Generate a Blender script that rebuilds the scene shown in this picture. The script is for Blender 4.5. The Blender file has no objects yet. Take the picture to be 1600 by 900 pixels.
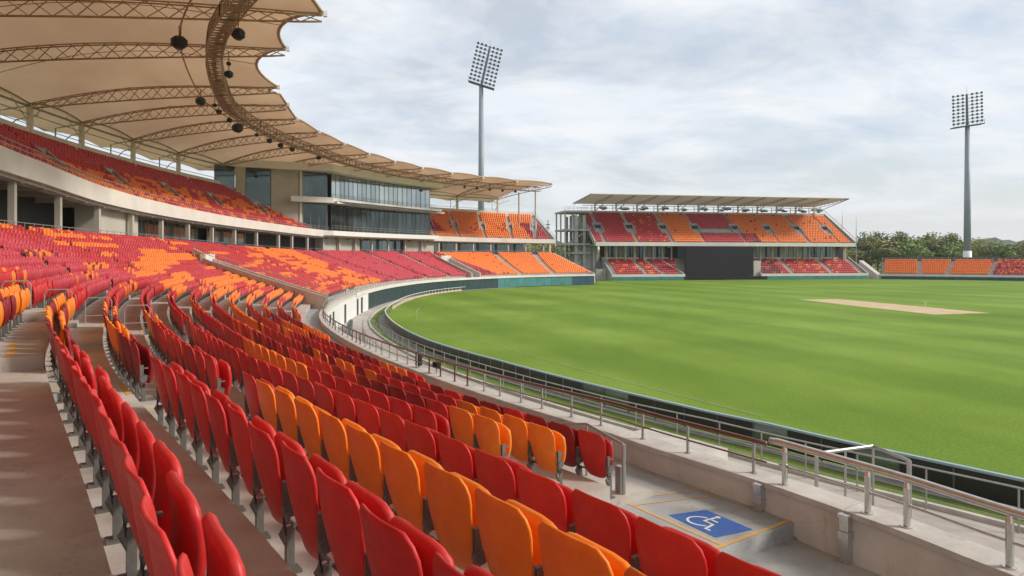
import bpy, bmesh, math, random
import numpy as np
from mathutils import Vector, Matrix
random.seed(7); rng = np.random.default_rng(7)
scn = bpy.context.scene
R = math.radians
H = 6.8                      # eye height above the playing field

# ---------------------------------------------------------------- camera, world, sun
cam_d = bpy.data.cameras.new("camera"); cam = bpy.data.objects.new("camera", cam_d)
scn.collection.objects.link(cam); scn.camera = cam
cam.location = (0, 0, H); cam.rotation_euler = (R(90), 0, 0)
cam_d.sensor_width = 36; cam_d.lens = 24.75; cam_d.shift_y = -49 / 1600
cam_d.clip_start = 0.05; cam_d.clip_end = 6000

SUN_EL, SUN_AZ = 34, 97      # azimuth: degrees clockwise from +Y
w = bpy.data.worlds.new("World"); scn.world = w; w.use_nodes = True
nt = w.node_tree; nt.nodes.clear()
def N(t, ty, **k):
    n = t.nodes.new(ty)
    for a, b in k.items(): setattr(n, a, b)
    return n
sky = N(nt, 'ShaderNodeTexSky', sky_type='NISHITA'); sky.sun_disc = False
sky.sun_elevation = R(SUN_EL); sky.sun_rotation = R(SUN_AZ); sky.air_density = 1.0; sky.dust_density = 1.5
tc = N(nt, 'ShaderNodeTexCoord'); sep = N(nt, 'ShaderNodeSeparateXYZ')
nt.links.new(tc.outputs['Generated'], sep.inputs[0])
mx = N(nt, 'ShaderNodeMath', operation='MAXIMUM'); mx.inputs[1].default_value = 0.0
nt.links.new(sep.outputs['Z'], mx.inputs[0])
ad = N(nt, 'ShaderNodeMath', operation='ADD'); ad.inputs[1].default_value = 0.22; nt.links.new(mx.outputs[0], ad.inputs[0])
cmb = N(nt, 'ShaderNodeCombineXYZ')
for ax, i in (('X', 0), ('Y', 1)):
    dv = N(nt, 'ShaderNodeMath', operation='DIVIDE'); nt.links.new(sep.outputs[ax], dv.inputs[0]); nt.links.new(ad.outputs[0], dv.inputs[1])
    nt.links.new(dv.outputs[0], cmb.inputs[i])
mp = N(nt, 'ShaderNodeMapping'); mp.inputs['Rotation'].default_value = (0, 0, R(-28)); mp.inputs['Scale'].default_value = (0.95, 1.35, 1)
mp.inputs['Location'].default_value = (3.1, 1.7, 0)
nt.links.new(cmb.outputs[0], mp.inputs[0])
n1 = N(nt, 'ShaderNodeTexNoise'); n1.inputs['Scale'].default_value = 1.5; n1.inputs['Detail'].default_value = 12; n1.inputs['Roughness'].default_value = 0.64; n1.inputs['Distortion'].default_value = 0.35
nt.links.new(mp.outputs[0], n1.inputs[0])
cr = N(nt, 'ShaderNodeValToRGB'); cr.color_ramp.elements[0].position = 0.36; cr.color_ramp.elements[1].position = 0.58
cr.color_ramp.elements[0].color = (0.52, 0.52, 0.52, 1); cr.color_ramp.elements[1].color = (0.97, 0.97, 0.97, 1)
nt.links.new(n1.outputs[0], cr.inputs[0])
n2 = N(nt, 'ShaderNodeTexNoise'); n2.inputs['Scale'].default_value = 4.2; n2.inputs['Detail'].default_value = 9
nt.links.new(mp.outputs[0], n2.inputs[0])
c2 = N(nt, 'ShaderNodeValToRGB'); c2.color_ramp.elements[0].position = 0.38; c2.color_ramp.elements[1].position = 0.62
c2.color_ramp.elements[0].color = (6.75, 7.25, 7.85, 1); c2.color_ramp.elements[1].color = (7.55, 7.75, 8.0, 1)
nt.links.new(n2.outputs[0], c2.inputs[0])
# the cloud deck thins to an even pale haze towards the horizon
hz = N(nt, 'ShaderNodeMapRange'); hz.inputs[1].default_value = 0.0; hz.inputs[2].default_value = 0.16; hz.inputs[3].default_value = 1.0; hz.inputs[4].default_value = 0.0
nt.links.new(mx.outputs[0], hz.inputs[0])
hm = N(nt, 'ShaderNodeMixRGB'); hm.inputs[2].default_value = (6.8, 6.95, 7.2, 1)
nt.links.new(hz.outputs[0], hm.inputs[0]); nt.links.new(c2.outputs[0], hm.inputs[1])
fm = N(nt, 'ShaderNodeMath', operation='MAXIMUM'); nt.links.new(cr.outputs[0], fm.inputs[0]); nt.links.new(hz.outputs[0], fm.inputs[1])
mixs = N(nt, 'ShaderNodeMixRGB'); nt.links.new(fm.outputs[0], mixs.inputs[0]); nt.links.new(sky.outputs[0], mixs.inputs[1]); nt.links.new(hm.outputs[0], mixs.inputs[2])
bg = N(nt, 'ShaderNodeBackground'); bg.inputs[1].default_value = 0.1
nt.links.new(mixs.outputs[0], bg.inputs[0])
wo = N(nt, 'ShaderNodeOutputWorld'); nt.links.new(bg.outputs[0], wo.inputs[0])

sl = bpy.data.lights.new("sun", 'SUN'); so = bpy.data.objects.new("sun", sl); scn.collection.objects.link(so)
sl.energy = 2.7; sl.angle = R(11); sl.color = (1.0, 0.93, 0.82)
dvec = Vector((math.sin(R(SUN_AZ)) * math.cos(R(SUN_EL)), math.cos(R(SUN_AZ)) * math.cos(R(SUN_EL)), math.sin(R(SUN_EL))))
so.rotation_euler = dvec.to_track_quat('Z', 'Y').to_euler(); so.location = (40, 20, 90)

scn.view_settings.view_transform = 'Standard'; scn.view_settings.look = 'None'
scn.view_settings.exposure = 0.32; scn.view_settings.gamma = 1; scn.view_settings.use_curve_mapping = False
scn.cycles.max_bounces = 6; scn.cycles.diffuse_bounces = 4

# ---------------------------------------------------------------- helpers
COL = scn.collection
def tag(o, label=None, cat=None, group=None, kind=None):
    if label: o['label'] = label
    if cat: o['category'] = cat
    if group: o['group'] = group
    if kind: o['kind'] = kind
    return o
def empty(name, loc=(0, 0, 0), rz=0.0, **k):
    o = bpy.data.objects.new(name, None); COL.objects.link(o); o.empty_display_size = .2
    o.location = loc; o.rotation_euler = (0, 0, rz); return tag(o, **k)
class MB:
    def __init__(s): s.v = []; s.f = []; s.m = []
    def add(s, V, F, mi=0):
        b = len(s.v); s.v += [tuple(map(float, p)) for p in V]; s.f += [tuple(b + i for i in f) for f in F]; s.m += [mi] * len(F); return s
    def box(s, c, size, rz=0.0, mi=0, rx=0.0, ry=0.0):
        a, b, h = size[0] / 2, size[1] / 2, size[2] / 2
        M = Matrix.Rotation(rz, 3, 'Z') @ Matrix.Rotation(ry, 3, 'Y') @ Matrix.Rotation(rx, 3, 'X')
        V = [Vector(c) + M @ Vector((x, y, z)) for z in (-h, h) for x, y in ((-a, -b), (a, -b), (a, b), (-a, b))]
        return s.add(V, [(3, 2, 1, 0), (4, 5, 6, 7), (0, 1, 5, 4), (1, 2, 6, 5), (2, 3, 7, 6), (3, 0, 4, 7)], mi)
    def tube(s, pts, r, n=6, mi=0, cap=True, r2=None):
        pts = [Vector(p) for p in pts]; m = len(pts); V = []
        for i, p in enumerate(pts):
            d = (pts[min(i + 1, m - 1)] - pts[max(i - 1, 0)]).normalized()
            u = d.cross(Vector((0, 0, 1)));
            if u.length < 1e-3: u = Vector((1, 0, 0))
            u.normalize(); q = u.cross(d)
            rr = r if r2 is None else r + (r2 - r) * i / (m - 1)
            for k in range(n):
                a = 2 * math.pi * (k + .5) / n; V.append(p + (u * math.cos(a) + q * math.sin(a)) * rr)
        F = [(i * n + k, i * n + (k + 1) % n, (i + 1) * n + (k + 1) % n, (i + 1) * n + k) for i in range(m - 1) for k in range(n)]
        if cap: F += [tuple(range(n))[::-1], tuple((m - 1) * n + k for k in range(n))]
        return s.add(V, F, mi)
    def prism(s, poly, z0, z1, mi=0):
        n = len(poly); V = [(p[0], p[1], z0) for p in poly] + [(p[0], p[1], z1) for p in poly]
        F = [tuple(range(n))[::-1], tuple(range(n, 2 * n))] + [(i, (i + 1) % n, n + (i + 1) % n, n + i) for i in range(n)]
        return s.add(V, F, mi)
    def build(s, name, mats, parent=None, smooth=False, **k):
        me = bpy.data.meshes.new(name); me.from_pydata(s.v, [], s.f)
        for m in (mats if isinstance(mats, (list, tuple)) else [mats]): me.materials.append(m)
        if any(s.m): me.polygons.foreach_set('material_index', s.m)
        if smooth: me.polygons.foreach_set('use_smooth', [True] * len(s.f))
        me.update()
        o = bpy.data.objects.new(name, me); COL.objects.link(o)
        if parent: o.parent = parent
        return tag(o, **k)
def inst(o, parent=None, loc=None, rz=None, scale=None):
    c = o.copy(); COL.objects.link(c)
    c.parent = parent
    if loc is not None: c.location = loc
    if rz is not None: c.rotation_euler = (0, 0, rz)
    if scale is not None: c.scale = scale
    return c
def itp(x, xs, ys): return float(np.interp(x, xs, ys))

# ---------------------------------------------------------------- materials
def mat(name, col, rough=.7, metal=0.0, var=0.0, vscale=2.0, bump=0.0, bscale=20.0, col2=None, stretch=(1, 1, 1), spec=.5, coord='Object', rnd=0.0, detail=6.0, trans=0.0):
    m = bpy.data.materials.new(name); m.use_nodes = True; t = m.node_tree; b = t.nodes['Principled BSDF']
    b.inputs['Roughness'].default_value = rough; b.inputs['Metallic'].default_value = metal
    b.inputs['Specular IOR Level'].default_value = spec
    base = (*col, 1); b.inputs['Base Color'].default_value = base
    out = None
    if var or col2 or bump:
        c = N(t, 'ShaderNodeTexCoord'); mpn = N(t, 'ShaderNodeMapping'); mpn.inputs['Scale'].default_value = stretch
        t.links.new(c.outputs[coord], mpn.inputs[0])
    if var or col2:
        no = N(t, 'ShaderNodeTexNoise'); no.inputs['Scale'].default_value = vscale; no.inputs['Detail'].default_value = detail; no.inputs['Roughness'].default_value = .62
        t.links.new(mpn.outputs[0], no.inputs[0])
        r = N(t, 'ShaderNodeValToRGB'); r.color_ramp.elements[0].position = .33; r.color_ramp.elements[1].position = .68
        c2_ = col2 or tuple(x * (1 - var) for x in col)
        r.color_ramp.elements[0].color = (*c2_, 1); r.color_ramp.elements[1].color = base
        t.links.new(no.outputs[0], r.inputs[0]); out = r.outputs[0]
    if rnd:
        oi = N(t, 'ShaderNodeObjectInfo'); mr = N(t, 'ShaderNodeMapRange'); mr.inputs[3].default_value = 1 - rnd; mr.inputs[4].default_value = 1 + rnd * .5
        t.links.new(oi.outputs['Random'], mr.inputs[0])
        hs = N(t, 'ShaderNodeHueSaturation'); hs.inputs['Color'].default_value = base
        t.links.new(mr.outputs[0], hs.inputs['Value'])
        if out: t.links.new(out, hs.inputs['Color'])
        out = hs.outputs[0]
    if out: t.links.new(out, b.inputs['Base Color'])
    if bump:
        nb = N(t, 'ShaderNodeTexNoise'); nb.inputs['Scale'].default_value = bscale; nb.inputs['Detail'].default_value = 5
        t.links.new(mpn.outputs[0], nb.inputs[0])
        bp = N(t, 'ShaderNodeBump'); bp.inputs['Strength'].default_value = bump; bp.inputs['Distance'].default_value = .02
        t.links.new(nb.outputs[0], bp.inputs['Height']); t.links.new(bp.outputs[0], b.inputs['Normal'])
    return m
M = {}
M['red'] = mat('red_plastic', (.66, .026, .024), .42, var=.28, vscale=5, col2=(.52, .018, .018), rnd=.16, bump=.04, bscale=60)
M['orange'] = mat('orange_plastic', (.92, .27, .018), .42, col2=(.84, .20, .010), vscale=5, rnd=.12, bump=.04, bscale=60)
M['dark_red'] = mat('shaded_red_plastic', (.32, .010, .014), .42, col2=(.24, .008, .012), vscale=5, rnd=.14, bump=.04, bscale=60)  # red seats in shade, the darkening put into the plastic colour
M['s_red'] = mat('weathered_red_plastic', (.58, .030, .034), .5, col2=(.42, .016, .024), vscale=1.1)
M['s_orange'] = mat('weathered_orange_plastic', (.90, .235, .025), .5, col2=(.80, .155, .015), vscale=1.1)
M['s_pink'] = mat('faded_red_plastic', (.60, .062, .078), .5, col2=(.46, .030, .055), vscale=1.1)
M['s_dark'] = mat('shaded_far_red_plastic', (.24, .012, .022), .5, col2=(.14, .008, .02), vscale=1.1)  # farther red seats with shade put into their colour
M['bracket'] = mat('galvanised_bracket', (.20, .195, .18), .5, metal=.35, var=.35, vscale=14)
M['tread'] = mat('tread_concrete', (.52, .48, .44), .8, col2=(.36, .31, .275), vscale=.9, bump=.25, bscale=26, detail=9)
M['riser'] = mat('riser_concrete', (.46, .44, .41), .85, var=.35, vscale=1.6, bump=.2, bscale=20)
M['platform'] = mat('platform_concrete', (.42, .42, .41), .62, col2=(.29, .295, .295), vscale=1.3, bump=.15, bscale=22, detail=9)
M['wall'] = mat('wall_concrete', (.66, .61, .565), .82, col2=(.54, .49, .45), vscale=1.7, bump=.14, bscale=16, detail=9)
M['coping'] = mat('coping_concrete', (.60, .57, .53), .8, col2=(.44, .41, .38), vscale=2.2, bump=.2, bscale=24, stretch=(1, 1, 1), detail=9)
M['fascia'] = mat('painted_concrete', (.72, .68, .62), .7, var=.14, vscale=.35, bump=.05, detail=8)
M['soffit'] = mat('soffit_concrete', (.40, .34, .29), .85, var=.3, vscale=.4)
M['grey'] = mat('structure_concrete', (.48, .48, .47), .85, var=.25, vscale=.4)
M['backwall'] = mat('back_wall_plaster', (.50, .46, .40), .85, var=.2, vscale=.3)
M['dark'] = mat('opening_shade', (.018, .018, .02), .6)  # near-black colour stands for the shade inside openings and gaps
M['glass'] = mat('tinted_glass', (.20, .27, .28), .06, rnd=.28, metal=.85, var=.3, vscale=.25)
M['glass2'] = mat('grey_green_glass', (.16, .21, .20), .08, rnd=.28, metal=.6, var=.3, vscale=.3)
M['dark_glass'] = mat('dark_reflective_glass', (.10, .13, .13), .06, rnd=.28, metal=.8, var=.4, vscale=.3)  # dark reflections and shaded rooms put into the glass colour
M['bright_glass'] = mat('reflective_glass', (.52, .60, .61), .06, rnd=.28, metal=.85, var=.25, vscale=.2)
M['steel'] = mat('brushed_steel', (.68, .66, .63), .22, metal=.9, var=.2, vscale=9)
M['galv'] = mat('galvanised_steel', (.42, .42, .41), .45, metal=.6, var=.2, vscale=6)
M['rail'] = mat('red_brown_rail', (.20, .095, .075), .30, metal=.55, var=.3, vscale=7)
M['truss'] = mat('tan_truss_paint', (.46, .31, .185), .6, var=.25, vscale=2)
M['catwalk'] = mat('brown_catwalk_steel', (.42, .30, .21), .65, var=.3, vscale=2)
M['white'] = mat('white_paint', (.78, .77, .74), .5, var=.08, vscale=1)
M['yellow'] = mat('yellow_line_paint', (.72, .40, .09), .7, col2=(.50, .33, .16), vscale=9)
M['blue'] = mat('blue_floor_paint', (.025, .095, .40), .55, col2=(.04, .13, .42), vscale=12)
M['teal'] = mat('teal_board', (.06, .25, .25), .5, var=.35, vscale=.5)
M['navy'] = mat('navy_board', (.022, .075, .14), .5, var=.3, vscale=.5)
M['slate'] = mat('dark_teal_board', (.026, .060, .072), .42, var=.35, vscale=.5)
M['black'] = mat('black_board', (.016, .019, .018), .38, var=.5, vscale=.8)
M['trim'] = mat('pale_blue_trim', (.30, .44, .52), .5)
M['speaker'] = mat('black_speaker_case', (.012, .012, .013), .55)
M['screen'] = mat('switched_off_screen', (.026, .026, .029), .9, spec=.15)
M['pole'] = mat('blue_grey_pole_paint', (.27, .30, .345), .5, var=.15, vscale=.3)
M['lamp'] = mat('lamp_housing', (.09, .105, .12), .4)
M['path'] = mat('path_concrete', (.47, .43, .385), .85, col2=(.36, .32, .285), vscale=.8, bump=.1, detail=9)
M['gravel'] = mat('grey_drain_strip', (.33, .33, .31), .9, var=.35, vscale=2)
M['pitch'] = mat('rolled_clay', (.60, .45, .28), .9, col2=(.47, .33, .19), vscale=.55, detail=9)
M['bark'] = mat('bark', (.09, .07, .05), .9, var=.4, vscale=3)
M['screenwall'] = mat('cream_wall', (.55, .52, .46), .8, var=.1)

def wear(m, dust, amt=.22, sc=34):
    """rubbed, dusty patches and fine scratches over the plastic colour"""
    t = m.node_tree; b = t.nodes['Principled BSDF']; src = b.inputs['Base Color'].links[0].from_socket
    c = N(t, 'ShaderNodeTexCoord'); oi = N(t, 'ShaderNodeObjectInfo'); ad_ = N(t, 'ShaderNodeVectorMath', operation='ADD'); sc_ = N(t, 'ShaderNodeVectorMath', operation='SCALE')
    cb = N(t, 'ShaderNodeCombineXYZ')
    for i in range(3): t.links.new(oi.outputs['Random'], cb.inputs[i])
    t.links.new(cb.outputs[0], sc_.inputs[0]); sc_.inputs['Scale'].default_value = 37.0
    t.links.new(c.outputs['Object'], ad_.inputs[0]); t.links.new(sc_.outputs[0], ad_.inputs[1])
    n = N(t, 'ShaderNodeTexNoise'); n.inputs['Scale'].default_value = 4.5; n.inputs['Detail'].default_value = 10; n.inputs['Roughness'].default_value = .72; t.links.new(ad_.outputs[0], n.inputs[0])
    r = N(t, 'ShaderNodeValToRGB'); r.color_ramp.elements[0].position = .50; r.color_ramp.elements[1].position = .78; r.color_ramp.elements[0].color = (0, 0, 0, 1); r.color_ramp.elements[1].color = (amt, amt, amt, 1); t.links.new(n.outputs[0], r.inputs[0])
    n2_ = N(t, 'ShaderNodeTexNoise'); n2_.inputs['Scale'].default_value = sc; n2_.inputs['Detail'].default_value = 6; t.links.new(ad_.outputs[0], n2_.inputs[0])
    r2 = N(t, 'ShaderNodeValToRGB'); r2.color_ramp.elements[0].position = .66; r2.color_ramp.elements[1].position = .74; r2.color_ramp.elements[0].color = (0, 0, 0, 1); r2.color_ramp.elements[1].color = (.35, .35, .35, 1); t.links.new(n2_.outputs[0], r2.inputs[0])
    x = N(t, 'ShaderNodeMixRGB'); x.inputs[2].default_value = (*dust, 1); t.links.new(r.outputs[0], x.inputs[0]); t.links.new(src, x.inputs[1])
    y = N(t, 'ShaderNodeMixRGB', blend_type='MULTIPLY'); y.inputs[2].default_value = (.45, .38, .35, 1); t.links.new(r2.outputs[0], y.inputs[0]); t.links.new(x.outputs[0], y.inputs[1]); t.links.new(y.outputs[0], b.inputs['Base Color'])
    mr = N(t, 'ShaderNodeMapRange'); mr.inputs[1].default_value = .3; mr.inputs[2].default_value = .75; mr.inputs[3].default_value = .40; mr.inputs[4].default_value = .66; t.links.new(n.outputs[0], mr.inputs[0]); t.links.new(mr.outputs[0], b.inputs['Roughness'])
wear(M['red'], (.72, .22, .19)); wear(M['orange'], (.95, .52, .22)); wear(M['dark_red'], (.48, .12, .11))
def stain(m, col, lo=.55, hi=.72, sc=.55, st=(1, 1, .25)):
    """irregular damp stains and fine hairline cracks"""
    t = m.node_tree; b = t.nodes['Principled BSDF']; src = b.inputs['Base Color'].links[0].from_socket
    c = N(t, 'ShaderNodeTexCoord'); mp_ = N(t, 'ShaderNodeMapping'); mp_.inputs['Scale'].default_value = st; t.links.new(c.outputs['Object'], mp_.inputs[0])
    n = N(t, 'ShaderNodeTexNoise'); n.inputs['Scale'].default_value = sc * 5; n.inputs['Detail'].default_value = 12; n.inputs['Roughness'].default_value = .7; t.links.new(mp_.outputs[0], n.inputs[0])
    r = N(t, 'ShaderNodeValToRGB'); r.color_ramp.elements[0].position = lo; r.color_ramp.elements[1].position = hi; r.color_ramp.elements[0].color = (0, 0, 0, 1); r.color_ramp.elements[1].color = (.6, .6, .6, 1); t.links.new(n.outputs[0], r.inputs[0])
    x = N(t, 'ShaderNodeMixRGB'); x.inputs[2].default_value = (*col, 1); t.links.new(r.outputs[0], x.inputs[0]); t.links.new(src, x.inputs[1])
    v = N(t, 'ShaderNodeTexVoronoi', feature='DISTANCE_TO_EDGE'); v.inputs['Scale'].default_value = .55; dm = N(t, 'ShaderNodeVectorMath', operation='ADD'); nn_ = N(t, 'ShaderNodeTexNoise'); nn_.inputs['Scale'].default_value = 2.2; nn_.inputs['Detail'].default_value = 5
    t.links.new(c.outputs['Object'], nn_.inputs[0]); t.links.new(c.outputs['Object'], dm.inputs[0]); t.links.new(nn_.outputs['Color'], dm.inputs[1]); t.links.new(dm.outputs[0], v.inputs['Vector'])
    r2 = N(t, 'ShaderNodeValToRGB'); r2.color_ramp.elements[0].position = 0; r2.color_ramp.elements[1].position = .006; r2.color_ramp.elements[0].color = (.22, .22, .22, 1); r2.color_ramp.elements[1].color = (0, 0, 0, 1); t.links.new(v.outputs['Distance'], r2.inputs[0])
    y = N(t, 'ShaderNodeMixRGB', blend_type='MULTIPLY'); y.inputs[2].default_value = (.3, .28, .26, 1); t.links.new(r2.outputs[0], y.inputs[0]); t.links.new(x.outputs[0], y.inputs[1]); t.links.new(y.outputs[0], b.inputs['Base Color'])
stain(M['wall'], (.30, .26, .23), .58, .75, .5, (1, 1, .3)); stain(M['tread'], (.10, .08, .07), .60, .74, .9, (1, 1, 1)); stain(M['platform'], (.15, .15, .15), .58, .72, .5, (1, 1, 1)); stain(M['coping'], (.26, .23, .20), .60, .74, .8, (1, 1, 1)); stain(M['path'], (.25, .22, .2), .6, .75, .25, (1, 1, 1))

def canopy_mat(name='canopy_membrane', ca=(.58, .385, .235), cb=(.72, .52, .325), tr_=.34):
    m = bpy.data.materials.new(name); m.use_nodes = True; t = m.node_tree; b = t.nodes['Principled BSDF']; o = t.nodes['Material Output']
    c = N(t, 'ShaderNodeTexCoord'); n = N(t, 'ShaderNodeTexNoise'); n.inputs['Scale'].default_value = .13; n.inputs['Detail'].default_value = 6
    t.links.new(c.outputs['Object'], n.inputs[0]); r = N(t, 'ShaderNodeValToRGB')
    r.color_ramp.elements[0].position = .35; r.color_ramp.elements[1].position = .7
    r.color_ramp.elements[0].color = (*ca, 1); r.color_ramp.elements[1].color = (*cb, 1)
    t.links.new(n.outputs[0], r.inputs[0]); t.links.new(r.outputs[0], b.inputs['Base Color']); b.inputs['Roughness'].default_value = .75
    tr = N(t, 'ShaderNodeBsdfTranslucent'); t.links.new(r.outputs[0], tr.inputs[0]); mi = N(t, 'ShaderNodeMixShader'); mi.inputs[0].default_value = tr_
    t.links.new(b.outputs[0], mi.inputs[1]); t.links.new(tr.outputs[0], mi.inputs[2]); t.links.new(mi.outputs[0], o.inputs[0]); return m
M['canopy'] = canopy_mat()
M['roof_grey'] = canopy_mat('grey_beige_roof_sheet', (.52, .43, .36), (.60, .50, .42), .17)
def grass_mat(name, mown):
    m = bpy.data.materials.new(name); m.use_nodes = True; t = m.node_tree; b = t.nodes['Principled BSDF']; b.inputs['Roughness'].default_value = .85; b.inputs['Specular IOR Level'].default_value = .15
    c = N(t, 'ShaderNodeTexCoord')
    def noise(sc, st=(1, 1, 1), rot=0, d=5):
        mp_ = N(t, 'ShaderNodeMapping'); mp_.inputs['Scale'].default_value = st; mp_.inputs['Rotation'].default_value = (0, 0, rot); t.links.new(c.outputs['Object'], mp_.inputs[0])
        n = N(t, 'ShaderNodeTexNoise'); n.inputs['Scale'].default_value = sc; n.inputs['Detail'].default_value = d; t.links.new(mp_.outputs[0], n.inputs[0]); return n.outputs[0]
    def ramp(s, a, b_, ca, cb):
        r = N(t, 'ShaderNodeValToRGB'); r.color_ramp.elements[0].position = a; r.color_ramp.elements[1].position = b_; r.color_ramp.elements[0].color = (*ca, 1); r.color_ramp.elements[1].color = (*cb, 1); t.links.new(s, r.inputs[0]); return r.outputs[0]
    def mul(a, b_, f=1.0):
        x = N(t, 'ShaderNodeMixRGB', blend_type='MULTIPLY'); x.inputs[0].default_value = f; t.links.new(a, x.inputs[1]); t.links.new(b_, x.inputs[2]); return x.outputs[0]
    base = ramp(noise(.045, (1, 1, 1)), .35, .65, (.142, .240, .018), (.204, .310, .044)) if mown else ramp(noise(.3), .35, .65, (.10, .17, .03), (.19, .25, .05))
    if mown:
        # broad mowing bands: soft, slightly wandering stripes
        mp_ = N(t, 'ShaderNodeMapping'); mp_.inputs['Rotation'].default_value = (0, 0, R(-21)); t.links.new(c.outputs['Object'], mp_.inputs[0])
        wv = N(t, 'ShaderNodeTexWave', wave_type='BANDS', bands_direction='X', wave_profile='SIN'); wv.inputs['Scale'].default_value = .027; wv.inputs['Distortion'].default_value = 1.0; wv.inputs['Detail'].default_value = 3; wv.inputs['Detail Scale'].default_value = .6
        t.links.new(mp_.outputs[0], wv.inputs[0]); base = mul(base, ramp(wv.outputs[0], .25, .75, (.85, .89, .78), (1.06, 1.035, 1.12)))
        mp2 = N(t, 'ShaderNodeMapping'); mp2.inputs['Rotation'].default_value = (0, 0, R(78)); t.links.new(c.outputs['Object'], mp2.inputs[0])
        w2 = N(t, 'ShaderNodeTexWave', wave_type='BANDS', bands_direction='X', wave_profile='SIN'); w2.inputs['Scale'].default_value = .014; w2.inputs['Distortion'].default_value = 1.6; w2.inputs['Detail'].default_value = 2
        t.links.new(mp2.outputs[0], w2.inputs[0]); base = mul(base, ramp(w2.outputs[0], .35, .65, (.95, .96, .93), (1.03, 1.02, 1.04)))
        base = mul(base, ramp(noise(.5, (1, .3, 1), R(30)), .3, .7, (.90, .92, .84), (1.05, 1.04, 1.08)))
    base = mul(base, ramp(noise(9.0, d=8), .3, .7, (.72, .76, .6), (1.18, 1.14, 1.3)))
    t.links.new(base, b.inputs['Base Color'])
    bp = N(t, 'ShaderNodeBump'); bp.inputs['Strength'].default_value = .35; bp.inputs['Distance'].default_value = .03; t.links.new(noise(30, d=6), bp.inputs['Height']); t.links.new(bp.outputs[0], b.inputs['Normal'])
    return m
M['field'] = grass_mat('mown_turf', True); M['verge'] = grass_mat('rough_turf', False)
def leaf_mat(name, a, b_):
    m = bpy.data.materials.new(name); m.use_nodes = True; t = m.node_tree; b = t.nodes['Principled BSDF']; b.inputs['Roughness'].default_value = .7
    c = N(t, 'ShaderNodeTexCoord'); n = N(t, 'ShaderNodeTexNoise'); n.inputs['Scale'].default_value = .55; n.inputs['Detail'].default_value = 4; t.links.new(c.outputs['Object'], n.inputs[0])
    r = N(t, 'ShaderNodeValToRGB'); r.color_ramp.elements[0].position = .35; r.color_ramp.elements[1].position = .65; r.color_ramp.elements[0].color = (*a, 1); r.color_ramp.elements[1].color = (*b_, 1)
    t.links.new(n.outputs[0], r.inputs[0]); hs = N(t, 'ShaderNodeHueSaturation'); oi = N(t, 'ShaderNodeObjectInfo'); mr = N(t, 'ShaderNodeMapRange'); mr.inputs[3].default_value = .7; mr.inputs[4].default_value = 1.3
    t.links.new(oi.outputs['Random'], mr.inputs[0]); t.links.new(mr.outputs[0], hs.inputs['Value']); t.links.new(r.outputs[0], hs.inputs['Color']); t.links.new(hs.outputs[0], b.inputs['Base Color']); return m
M['leaf'] = leaf_mat('leaf_green', (.06, .11, .018), (.27, .34, .07))
M['leaf2'] = leaf_mat('leaf_olive', (.11, .14, .03), (.40, .34, .10))
M['hill'] = leaf_mat('wooded_hill', (.05, .075, .035), (.10, .12, .055))

# ---------------------------------------------------------------- the bowl: one guide curve, everything is offset from it
SS = np.linspace(-14, 226, 961)
KN = [-14, -4, 4, 12, 20, 30, 42, 56, 75, 100, 130, 170, 226]
KV = [.00598, .00598, .00861, -.01596, -.00305, -.00605, -.00939, -.00735, -.0049, -.00403, -.01128, -.0122, -.01214]
kap = np.interp(SS, KN, KV); dS = SS[1] - SS[0]
TH = np.concatenate([[0], np.cumsum((kap[1:] + kap[:-1]) / 2 * dS)]); TH += 2.15438 - np.interp(0, SS, TH)
QX = np.concatenate([[0], np.cumsum((np.cos(TH)[1:] + np.cos(TH)[:-1]) / 2 * dS)]); QX += -.25449 - np.interp(0, SS, QX)
QY = np.concatenate([[0], np.cumsum((np.sin(TH)[1:] + np.sin(TH)[:-1]) / 2 * dS)]); QY += .95482 - np.interp(0, SS, QY)
def th(s): return itp(s, SS, TH)
def P(s, o, z):
    a = th(s); return Vector((itp(s, SS, QX) + o * math.sin(a), itp(s, SS, QY) - o * math.cos(a), z))
def rng_s(s0, s1, d):
    n = max(1, int(math.ceil((s1 - s0) / d))); return [s0 + (s1 - s0) * i / n for i in range(n + 1)]
def sweep(mb, prof, s0, s1, d=2.0, mi=0, cap=True, closed=True):
    """prof(s) -> list of (offset, z); extruded along the guide curve"""
    ss = rng_s(s0, s1, d); n = len(prof(ss[0])); V = []
    for s in ss: V += [P(s, o, z) for o, z in prof(s)]
    rngk = range(n) if closed else range(n - 1)
    F = [(i * n + k, (i + 1) * n + k, (i + 1) * n + (k + 1) % n, i * n + (k + 1) % n) for i in range(len(ss) - 1) for k in rngk]
    if cap and closed: F += [tuple(range(n)), tuple((len(ss) - 1) * n + k for k in range(n))[::-1]]
    return mb.add(V, F, mi)
def rect(o0, o1, z0, z1):
    g = lambda q: (q if callable(q) else (lambda s, q=q: q))
    o0, o1, z0, z1 = map(g, (o0, o1, z0, z1))
    return lambda s: [(o0(s), z0(s)), (o1(s), z0(s)), (o1(s), z1(s)), (o0(s), z1(s))]

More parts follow.
